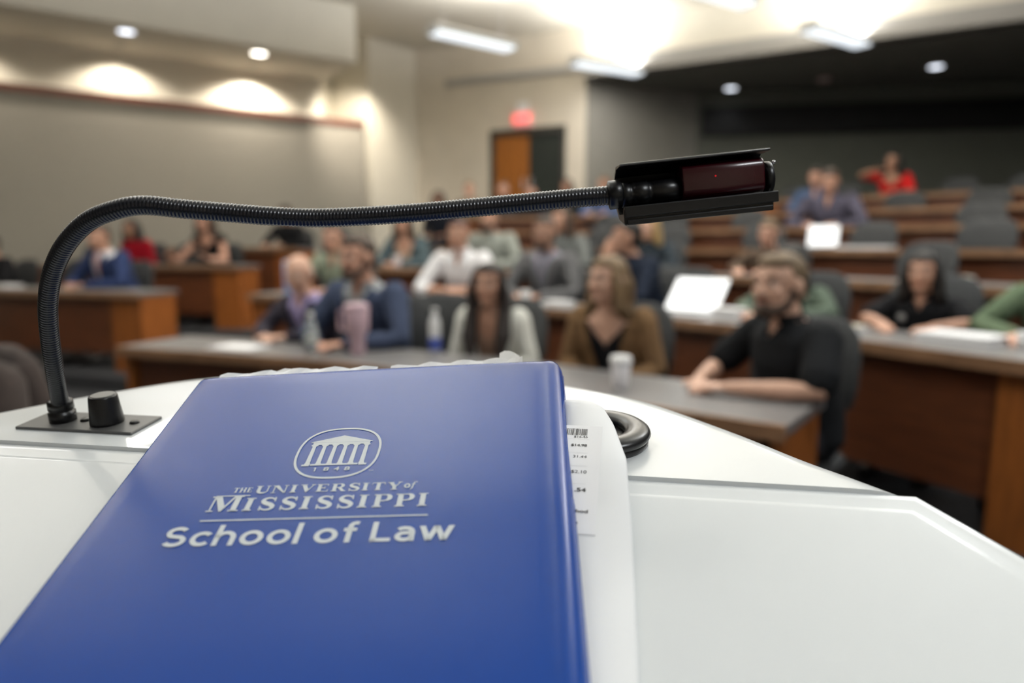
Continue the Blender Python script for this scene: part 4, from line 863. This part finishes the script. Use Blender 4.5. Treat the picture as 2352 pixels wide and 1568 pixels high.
# ---- printing on the cover: flat ink shapes in cover coordinates (metres, origin at the upper left corner)
ZI = 0.00085
class Ink:
    def __init__(s): s.bm = bmesh.new()
    def poly(s, pts):
        try: s.bm.faces.new([s.bm.verts.new((x, y, ZI)) for x, y in pts])
        except ValueError: pass
    def stroke(s, pts, w, close=False):
        """variable width ribbon; w one width or one per point"""
        n = len(pts); ww = [w] * n if not isinstance(w, (list, tuple)) else w; Lf = []; Rt = []
        for i in range(n):
            a_ = pts[(i - 1) % n] if (close or i > 0) else pts[i]; b_ = pts[(i + 1) % n] if (close or i < n - 1) else pts[i]
            dx, dy = b_[0] - a_[0], b_[1] - a_[1]; l = math.hypot(dx, dy) or 1; nx_, ny_ = -dy / l, dx / l
            Lf.append(s.bm.verts.new((pts[i][0] + nx_ * ww[i] / 2, pts[i][1] + ny_ * ww[i] / 2, ZI))); Rt.append(s.bm.verts.new((pts[i][0] - nx_ * ww[i] / 2, pts[i][1] - ny_ * ww[i] / 2, ZI)))
        for i in range(n if close else n - 1):
            j = (i + 1) % n; s.bm.faces.new([Lf[i], Rt[i], Rt[j], Lf[j]])
    def rect(s, x0, y0, x1, y1): s.poly([(x0, y0), (x1, y0), (x1, y1), (x0, y1)])
def arcp(cx, cy, rx, ry, a0, a1, n=18): return [(cx + rx * math.cos(R(a0 + (a1 - a0) * i / n)), cy + ry * math.sin(R(a0 + (a1 - a0) * i / n))) for i in range(n + 1)]
# serif capitals in unit cap height: list of callables drawing into ink with transform
TK, TN, SF = 0.27, 0.085, 0.075
def glyph(ch):
    """returns (advance width, [('r',x0,y0,x1,y1) | ('p',pts) | ('s',pts,w)])"""
    g = []
    def stem(x, w=TK, lo=True, hi=True, y0=0, y1=1, e=0.10):
        g.append(('r', x, y0, x + w, y1))
        if lo: g.append(('r', x - e, 0, x + w + e, SF)); g.append(('p', [(x - e * 0.6, SF), (x, SF + 0.07), (x, SF)])); g.append(('p', [(x + w, SF), (x + w, SF + 0.07), (x + w + e * 0.6, SF)]))
        if hi: g.append(('r', x - e, 1 - SF, x + w + e, 1))
    if ch == 'I': stem(0.11); return 0.60, g
    if ch == 'H': stem(0.11); stem(0.80); g.append(('r', 0.3, 0.46, 0.85, 0.56)); return 1.27, g
    if ch == 'E':
        stem(0.11); g += [('r', 0.1, 0, 0.86, TN), ('r', 0.1, 1 - TN, 0.84, 1), ('r', 0.3, 0.46, 0.64, 0.55), ('p', [(0.80, 0.0), (0.88, 0), (0.92, 0.30), (0.86, 0.30)]), ('p', [(0.78, 1), (0.86, 1), (0.86, 0.73), (0.81, 0.73)]), ('r', 0.60, 0.38, 0.66, 0.63)]; return 1.02, g
    if ch == 'T':
        stem(0.36, hi=False); g += [('r', 0.03, 1 - TN, 0.96, 1), ('p', [(0.03, 1), (0.10, 1), (0.05, 0.72), (0.0, 0.72)]), ('p', [(0.89, 1), (0.96, 1), (0.99, 0.72), (0.94, 0.72)])]; return 1.05, g
    if ch == 'N':
        g += [('r', 0.12, 0, 0.12 + TN, 1), ('r', 0.0, 0, 0.34, SF), ('r', 0.0, 1 - SF, 0.36, 1), ('r', 0.98, 0, 0.98 + TN, 1), ('r', 0.86, 1 - SF, 1.18, 1), ('p', [(0.12, 1), (0.42, 1), (1.06, 0.0), (0.93, 0.0), (0.16, 0.86)])]; g.append(('p', [(0.93, 0), (1.065, 0), (1.065, 0.25), (0.85, 0.25)])); return 1.27, g
    if ch == 'U':
        g += [('r', 0.11, 0.32, 0.38, 1), ('r', 0.0, 1 - SF, 0.49, 1), ('r', 0.86, 0.32, 0.95, 1), ('r', 0.76, 1 - SF, 1.06, 1)]
        pts = [(0.245, 0.34)] + arcp(0.575, 0.34, 0.33, 0.27, 180, 360, 14); g.append(('s', pts, [TK] + [TK - (TK - TN) * min(1, max(0, (i - 1) / 11)) for i in range(15)])); return 1.12, g
    if ch == 'V':
        g += [('p', [(0.08, 1), (0.40, 1), (0.70, 0.25), (0.60, 0.0), (0.50, 0.0)]), ('p', [(0.94, 1), (1.02, 1), (0.60, 0.0), (0.53, 0.10)]), ('r', 0.0, 1 - SF, 0.50, 1), ('r', 0.80, 1 - SF, 1.12, 1)]; return 1.12, g
    if ch == 'Y':
        g += [('r', 0.40, 0, 0.67, 0.50), ('r', 0.29, 0, 0.78, SF), ('p', [(0.05, 1), (0.36, 1), (0.67, 0.46), (0.40, 0.40)]), ('p', [(0.90, 1), (0.99, 1), (0.67, 0.42), (0.58, 0.46)]), ('r', -0.02, 1 - SF, 0.46, 1), ('r', 0.76, 1 - SF, 1.08, 1)]; return 1.08, g
    if ch in 'PR':
        stem(0.11); pts = [(0.3, 1 - TN / 2), (0.55, 1 - TN / 2)] + arcp(0.58, 0.735, 0.24, 0.222, 80, -80, 12) + [(0.55, 0.49), (0.3, 0.49)]
        g.append(('s', pts, [TN, TN] + [TN + (TK - 0.02 - TN) * math.sin(math.pi * i / 12) for i in range(13)] + [TN, TN]))
        if ch == 'R': g += [('p', [(0.46, 0.50), (0.72, 0.50), (1.02, SF), (1.12, SF), (1.12, 0), (0.80, 0)])]; return 1.14, g
        return 0.98, g
    if ch == 'S':
        pts = arcp(0.46, 0.745, 0.285, 0.215, 20, 180, 10) + [(0.20, 0.66), (0.34, 0.56), (0.48, 0.50), (0.62, 0.43)] + [(0.74, 0.33)] + arcp(0.46, 0.255, 0.29, 0.215, 0, -160, 10)
        n = len(pts); w = [TN + (TK * 1.0 - TN) * math.exp(-((i / (n - 1) - 0.5) / 0.24) ** 2) for i in range(n)]
        g += [('s', pts, w), ('p', [(0.70, 1.0), (0.79, 1.0), (0.81, 0.68), (0.75, 0.68)]), ('p', [(0.10, 0.0), (0.18, 0.0), (0.16, 0.33), (0.09, 0.33)])]; return 0.93, g
    if ch == 'M':
        g += [('r', 0.12, 0, 0.20, 1), ('r', 0.0, 0, 0.33, SF), ('r', 0.0, 1 - SF, 0.40, 1), ('r', 1.12, 0, 1.12 + TK, 1), ('r', 1.02, 0, 1.50, SF), ('r', 1.12, 1 - SF, 1.50, 1), ('p', [(0.12, 1), (0.43, 1), (0.80, 0.28), (0.70, 0.0), (0.62, 0.0)]), ('p', [(1.05, 1), (1.16, 1), (0.72, 0.0), (0.64, 0.06)])]; return 1.58, g
    if ch == 'o': g.append(('s', arcp(0.33, 0.30, 0.22, 0.26, 0, 360, 18), [0.13 + 0.05 * abs(math.cos(R(20 * i))) for i in range(19)])); return 0.62, g
    if ch == 'f': g += [('s', [(0.0, -0.22), (0.10, -0.22), (0.18, -0.08), (0.30, 0.62), (0.38, 0.84), (0.52, 0.86), (0.60, 0.80)], [0.09, 0.08, 0.14, 0.14, 0.10, 0.08, 0.12]), ('r', 0.10, 0.50, 0.48, 0.57)]; return 0.5, g
    return 0.4, g
def serif(ink, text, x0, x1, base, hgt, gap=0.05, ital=0.0, big=None):
    wd = []; cur = 0
    for i, ch in enumerate(text):
        k = big if (big and i == 0) else 1.0; a_, g = glyph(ch); wd.append((cur, k, g)); cur += a_ * k + gap
    sx = (x1 - x0) / (cur - gap)
    for off, k, g in wd:
        def T(x, y): return (x0 + (off + (x + ital * y) * k) * sx, base + y * hgt * k)
        for e in g:
            if e[0] == 'r': ink.poly([T(e[1], e[2]), T(e[3], e[2]), T(e[3], e[4]), T(e[1], e[4])])
            elif e[0] == 'p': ink.poly([T(*q) for q in e[1]])
            else:
                # ribbon built in unit space, then mapped
                pts, w = e[1], e[2]; n = len(pts); Lq = []; Rq = []
                for i in range(n):
                    p_, q_ = pts[max(i - 1, 0)], pts[min(i + 1, n - 1)]; dx, dy = q_[0] - p_[0], q_[1] - p_[1]; l = math.hypot(dx, dy) or 1
                    Lq.append(T(pts[i][0] - dy / l * w[i] / 2, pts[i][1] + dx / l * w[i] / 2)); Rq.append(T(pts[i][0] + dy / l * w[i] / 2, pts[i][1] - dx / l * w[i] / 2))
                for i in range(n - 1): ink.poly([Lq[i], Rq[i], Rq[i + 1], Lq[i + 1]])
def add_text(ink, body, x0, x1, base, hgt, bold=0.0):
    """flat text fitted to x0..x1 and cap height hgt; bold = extra weight in metres, laid as shifted copies of the same ink"""
    me = text_mesh(body, 1.0); xs_ = [v.co.x for v in me.vertices]; lo, hi = min(xs_), max(xs_)
    ref = text_mesh('H', 1.0); hh = max(v.co.y for v in ref.vertices); bpy.data.meshes.remove(ref)
    src = [v.co.copy() for v in me.vertices]
    for kz, (dx, dy) in enumerate([(0, 0)] if bold <= 0 else [(0, 0)] + [(math.cos(k * math.pi / 4), math.sin(k * math.pi / 4)) for k in range(8)]):
        for v, c in zip(me.vertices, src): v.co = Vector((x0 + bold + (c.x - lo) / (hi - lo) * (x1 - x0 - 2 * bold) + dx * bold, base + bold + c.y / hh * (hgt - 2 * bold) + dy * bold, ZI + kz * 1.6e-5))
        ink.bm.from_mesh(me)
    bpy.data.meshes.remove(me)
def sans(ink, text, x0, x1, base, hgt, gap=0.115):
    """round monoline lower case with capitals, drawn as ribbons"""
    w = 0.168; G = {
        'S': (0.74, [arcp(0.36, 0.705, 0.262, 0.215, 32, 235, 16) + arcp(0.37, 0.295, 0.278, 0.215, 55, -152, 16)]),
        'c': (0.62, [arcp(0.355, 0.365, 0.272, 0.285, 42, 318, 20)]),
        'h': (0.68, [[(0.085, 0.0), (0.085, 1.06)], [(0.085, 0.36)] + arcp(0.335, 0.39, 0.245, 0.262, 165, 0, 12) + [(0.58, 0.0)]]),
        'o': (0.72, [arcp(0.36, 0.365, 0.275, 0.285, 0, 360, 28)]),
        'l': (0.17, [[(0.085, 0.0), (0.085, 1.06)]]),
        'f': (0.46, [[(0.455, 0.965), (0.37, 0.985), (0.28, 0.955), (0.225, 0.87), (0.215, 0.76), (0.215, 0.0)], [(0.03, 0.645), (0.43, 0.645)]]),
        'L': (0.62, [[(0.085, 0.0), (0.085, 1.0)], [(0.04, 0.084), (0.62, 0.084)]]),
        'a': (0.60, [[(0.085, 0.575), (0.16, 0.635), (0.27, 0.655), (0.39, 0.635), (0.475, 0.565), (0.512, 0.45), (0.512, 0.0)], [(0.51, 0.40), (0.36, 0.405)] + arcp(0.285, 0.232, 0.205, 0.172, 80, 280, 12) + [(0.42, 0.095), (0.51, 0.20)]]),
        'w': (1.06, [[(0.085, 0.73), (0.305, 0.0)], [(0.305, 0.0), (0.53, 0.73)], [(0.53, 0.73), (0.755, 0.0)], [(0.755, 0.0), (0.975, 0.73)]]), ' ': (0.20, [])}
    tot = sum(G[ch][0] for ch in text) + gap * (len(text) - 1); sx = (x1 - x0) / tot; cur = 0
    for ch in text:
        adv, rib = G[ch]
        for pts in rib:
            n = len(pts); ring = pts[0] == pts[-1] or ch == 'o'; Lq = []; Rq = []
            for i in range(n):
                p_, q_ = pts[max(i - 1, 0)], pts[min(i + 1, n - 1)]
                if ch == 'o' and i in (0, n - 1): p_, q_ = pts[-2], pts[1]
                dx, dy = q_[0] - p_[0], q_[1] - p_[1]; l = math.hypot(dx, dy) or 1; k = w / 2
                if ch == 'w': nx_, ny_ = 0.5 * w * 1.08, 0.0; nx_ *= -1
                else: nx_, ny_ = -dy / l * k, dx / l * k
                X = pts[i][0] + cur; Y = pts[i][1]
                Lq.append((x0 + (X + nx_) * sx, base + (Y + ny_) * hgt)); Rq.append((x0 + (X - nx_) * sx, base + (Y - ny_) * hgt))
            for i in range(n - 1): ink.poly([Lq[i], Rq[i], Rq[i + 1], Lq[i + 1]])
        cur += adv + gap
CX = 0.1248
ink = Ink()      # crest: ring with a portico inside
ink.stroke([(CX + 0.0250 * math.copysign(abs(math.cos(a_)) ** 0.80, math.cos(a_)), -0.0950 + 0.0235 * math.copysign(abs(math.sin(a_)) ** 0.80, math.sin(a_))) for a_ in [2 * math.pi * i / 72 for i in range(72)]], 0.0015, True)
ink.poly([(CX - 0.0192, -0.0846), (CX + 0.0192, -0.0846), (CX, -0.0785)]); ink.rect(CX - 0.0192, -0.0852, CX + 0.0192, -0.0846)
ink.rect(CX - 0.0178, -0.0875, CX + 0.0178, -0.0853)
for i in range(6):
    x = CX - 0.0163 + i * 0.00652
    ink.rect(x - 0.0021, -0.0884, x + 0.0021, -0.0875); ink.rect(x - 0.0015, -0.0889, x + 0.0015, -0.0884)
    ink.poly([(x - 0.0011, -0.0889), (x + 0.0011, -0.0889), (x + 0.0014, -0.1045), (x - 0.0014, -0.1045)]); ink.poly([(x - 0.0014, -0.1045), (x + 0.0014, -0.1045), (x + 0.0019, -0.1060), (x - 0.0019, -0.1060)])
ink.rect(CX - 0.0195, -0.1075, CX - 0.0148, -0.1060); ink.rect(CX + 0.0148, -0.1075, CX + 0.0195, -0.1060); ink.rect(CX - 0.0143, -0.1072, CX + 0.0143, -0.1058)
ink.rect(0.1143, -0.1124, 0.1151, -0.1091); ink.poly([(0.1136, -0.1099), (0.1136, -0.1094), (0.1144, -0.1091), (0.1144, -0.1097)])
for i, ch in ((1, '8'), (2, '4'), (3, '8')): add_text(ink, ch, 0.1135 + i * 0.0062, 0.1135 + i * 0.0062 + (0.0020 if ch == '1' else 0.0033), -0.1124, 0.0033, 0.00012)
add_text(ink, 'TM', 0.1470, 0.1498, -0.1137, 0.0011)
obj('cover_crest', ink.bm, M_ink, fc, recalc=False)
ink = Ink()
serif(ink, 'THE', 0.0722, 0.0834, -0.1290, 0.0040, 0.06); serif(ink, 'UNIVERSITY', 0.0850, 0.1690, -0.1303, 0.0064, 0.10)
serif(ink, 'of', 0.1700, 0.1768, -0.1290, 0.0056, 0.0)
serif(ink, 'M', 0.0625, 0.0815, -0.1440, 0.0122, 0); ink.rect(0.0640, -0.1320, 0.0835, -0.1313); serif(ink, 'ISSISSIPPI', 0.0826, 0.1862, -0.1440, 0.0102, 0.14)
ink.rect(0.0625, -0.1514, 0.1867, -0.1505)
sans(ink, 'School of Law', 0.0482, 0.2020, -0.1692, 0.0140)
obj('cover_lettering', ink.bm, M_ink, fc, recalc=False)
for o_ in fc.children:
    for p_ in o_.data.polygons: pass

# ragged plastic sleeves and sheets sticking out above the top edge of the binder
M_sheet = mat('sleeve_plastic', (0.80, 0.82, 0.86), 0.3)
def ragged(label, x0, x1, hts, z, m, name='loose_sheet'):
    t = frame_empty(name, label, 'paper', BO, BU, BV, BN); n = len(hts); bm = bmesh.new(); rows_ = []
    for i, h in enumerate(hts):
        x = x0 + (x1 - x0) * i / (n - 1); e = 0.0077 * x / 0.265
        rows_.append([(x, -0.0055 + e, z), (x, e + 0.0005, z + 0.0002 * math.sin(i * 2.1)), (x, e + h, z + 0.0012 * math.sin(i * 1.3)), (x, e + h, z - 0.0005 + 0.0012 * math.sin(i * 1.3)), (x, e + 0.0005, z - 0.0006), (x, -0.0055 + e, z - 0.0006)])
    rings(bm, [[Vector(p) for p in r_] for r_ in rows_]); obj('sheet', bm, m, t)
rr_ = random.Random(3)
ragged('crinkled clear sleeve edge sticking out above the left half of the binder', 0.010, 0.128, [0.0062 + 0.0022 * math.sin(math.pi * i / 22) + rr_.uniform(0, 0.0018) for i in range(23)], -0.0034, M_sheet)
ragged('white crinkled page edge sticking out above the right half of the binder', 0.138, 0.236, [0.0065 + 0.0035 * i / 20 + rr_.uniform(0, 0.0014) for i in range(21)], -0.0036, M_paper)
ragged('white divider tab sticking up near the right corner of the binder', 0.2185, 0.2335, [0.020, 0.0212, 0.0215, 0.0208, 0.0165], -0.0048, M_paper)
ragged('small white torn scrap above the left part of the binder', 0.050, 0.082, [0.010, 0.0125, 0.0118, 0.0135, 0.013, 0.011], -0.0050, M_paper)

# ---------------------------------------------------------------- mailer with a packing slip window
env = frame_empty('paper_mailer', 'white mailer with a packing slip, lying under the right side of the binder', 'envelope', LB, LE, RG, RNn)
M_mail = mat('mailer_white', (0.80, 0.81, 0.82), 0.45)
eo = [(-0.236, 0.070), (-0.2044, 0.0792), (-0.1946, 0.0817), (-0.1860, 0.0790), (-0.1787, 0.0725), (-0.1715, 0.0542), (-0.1628, 0.0186), (-0.1590, -0.0439), (-0.1549, -0.1410), (-0.1525, -0.215), (-0.236, -0.215)]
def lift(s_): t_ = min(1.0, max(0.0, (s_ + 0.10) / 0.14)); return 0.0125 * t_ * t_ * (3 - 2 * t_)
def bedge(s_): return -0.2115 + 0.0363 * (0.099 - s_) / 0.253 - 0.0012     # right side of the binder above
def bend(v): l = lift(v.y); v.y -= 1.6 * l; v.z += l
rside = [(-0.215, -0.1525), (-0.1410, -0.1549), (-0.0439, -0.1590), (0.0186, -0.1628), (0.0542, -0.1715), (0.0725, -0.1787), (0.0790, -0.1860), (0.0817, -0.1946)]
lside = [(-0.215, -0.236), (0.070, -0.236), (0.0792, -0.2044), (0.0817, -0.1946001)]
def interp(tab, v):
    for (a_, b_), (c_, d_) in zip(tab, tab[1:]):
        if v <= c_: return b_ + (d_ - b_) * (v - a_) / (c_ - a_)
    return tab[-1][1]
bm = bmesh.new(); svals = [-0.215 + 0.2967 * (1 - (1 - k / 40) ** 1.3) for k in range(41)]; L = []
for s_ in svals:
    xl_, xr_ = max(interp(lside, s_), bedge(s_) - 0.02 * (s_ < -0.03)), interp(rside, s_); ed = min(0.0012, max(1e-5, (xr_ - xl_) / 3)); zt = 0.0034 if s_ < 0.080 else 0.0022
    L.append([Vector(p) for p in [(xl_, s_, 0.0008), (xr_ - ed * 0.3, s_, 0.0008), (xr_, s_, 0.0018), (xr_ - ed, s_, zt), ((xl_ + xr_) / 2, s_, zt), (xl_, s_, zt)]])
rings(bm, L)
for v in bm.verts: bend(v.co)
obj('mailer_body', bm, M_mail, env, True)
bm = bmesh.new(); L = []
for k in range(13):
    s_ = -0.0535 + 0.102 * k / 12; L.append([Vector(p) for p in [(bedge(s_), s_, 0.0036), (-0.1783, s_, 0.0036), (-0.1783, s_, 0.0039), (bedge(s_), s_, 0.0039)]])
rings(bm, L)
for v in bm.verts: bend(v.co)
slip = obj('packing_slip', bm, M_paper, env, True)
es_ = slip.modifiers.new('split', 'EDGE_SPLIT'); es_.split_angle = R(30)
bm = bmesh.new()
def tiny(body, xr, base, hgt, bold=0.0):
    global bm
    ik = Ink(); wch = {'1': 0.55, '.': 0.35, '$': 0.8}; w = sum(wch.get(c_, 0.85) for c_ in body) * hgt * 0.95
    add_text(ik, body, xr - w, xr, base, hgt, bold)
    for v in ik.bm.verts: v.co.z += 0.0041 - ZI; bend(v.co)
    me = bpy.data.meshes.new('t'); ik.bm.to_mesh(me); ik.bm.free(); bm.from_mesh(me); bpy.data.meshes.remove(me)
tiny('$16.46', -0.1871, 0.0352, 0.0021); tiny('$14.98', -0.1870, 0.0262, 0.0024, 0.00006); tiny('31.44', -0.1865, 0.0146, 0.0025); tiny('$2.10', -0.1858, -0.0004, 0.0028)
tiny('.54', -0.1852, -0.0176, 0.0034, 0.00014); tiny('hod', -0.1832, -0.0362, 0.0028, 0.0001); tiny('4', -0.1882, -0.0462, 0.0024, 0.0001)
obj('slip_text', bm, mat('black_ink', (0.03, 0.03, 0.035), 0.6), slip, recalc=False)
bm = bmesh.new(); rb = random.Random(5); x = -0.2035
while x < -0.1878:
    w = rb.choice([0.00022, 0.0004, 0.0006]); vs = [bm.verts.new(p) for p in [(x, 0.0378, 0.0041), (x + w, 0.0378, 0.0041), (x + w, 0.0448, 0.0041), (x, 0.0448, 0.0041)]]; bm.faces.new(vs); x += w + rb.choice([0.0002, 0.00035, 0.0005])

for v in bm.verts: bend(v.co)
obj('barcode', bm, mat('black_ink', (0.03, 0.03, 0.035), 0.6), slip, recalc=False)
bm = bmesh.new()
for yy in (0.0335, 0.0195, 0.0065, -0.0105):
    vs = [bm.verts.new(p) for p in [(-0.205, yy, 0.0041), (-0.186, yy, 0.0041), (-0.186, yy + 0.00012, 0.0041), (-0.205, yy + 0.00012, 0.0041)]]; bm.faces.new(vs)

for v in bm.verts: bend(v.co)
obj('slip_rules', bm, mat('grey_rule', (0.45, 0.45, 0.45), 0.6), slip, recalc=False)
# small white page corner between binder and mailer
bpy.context.view_layer.update()
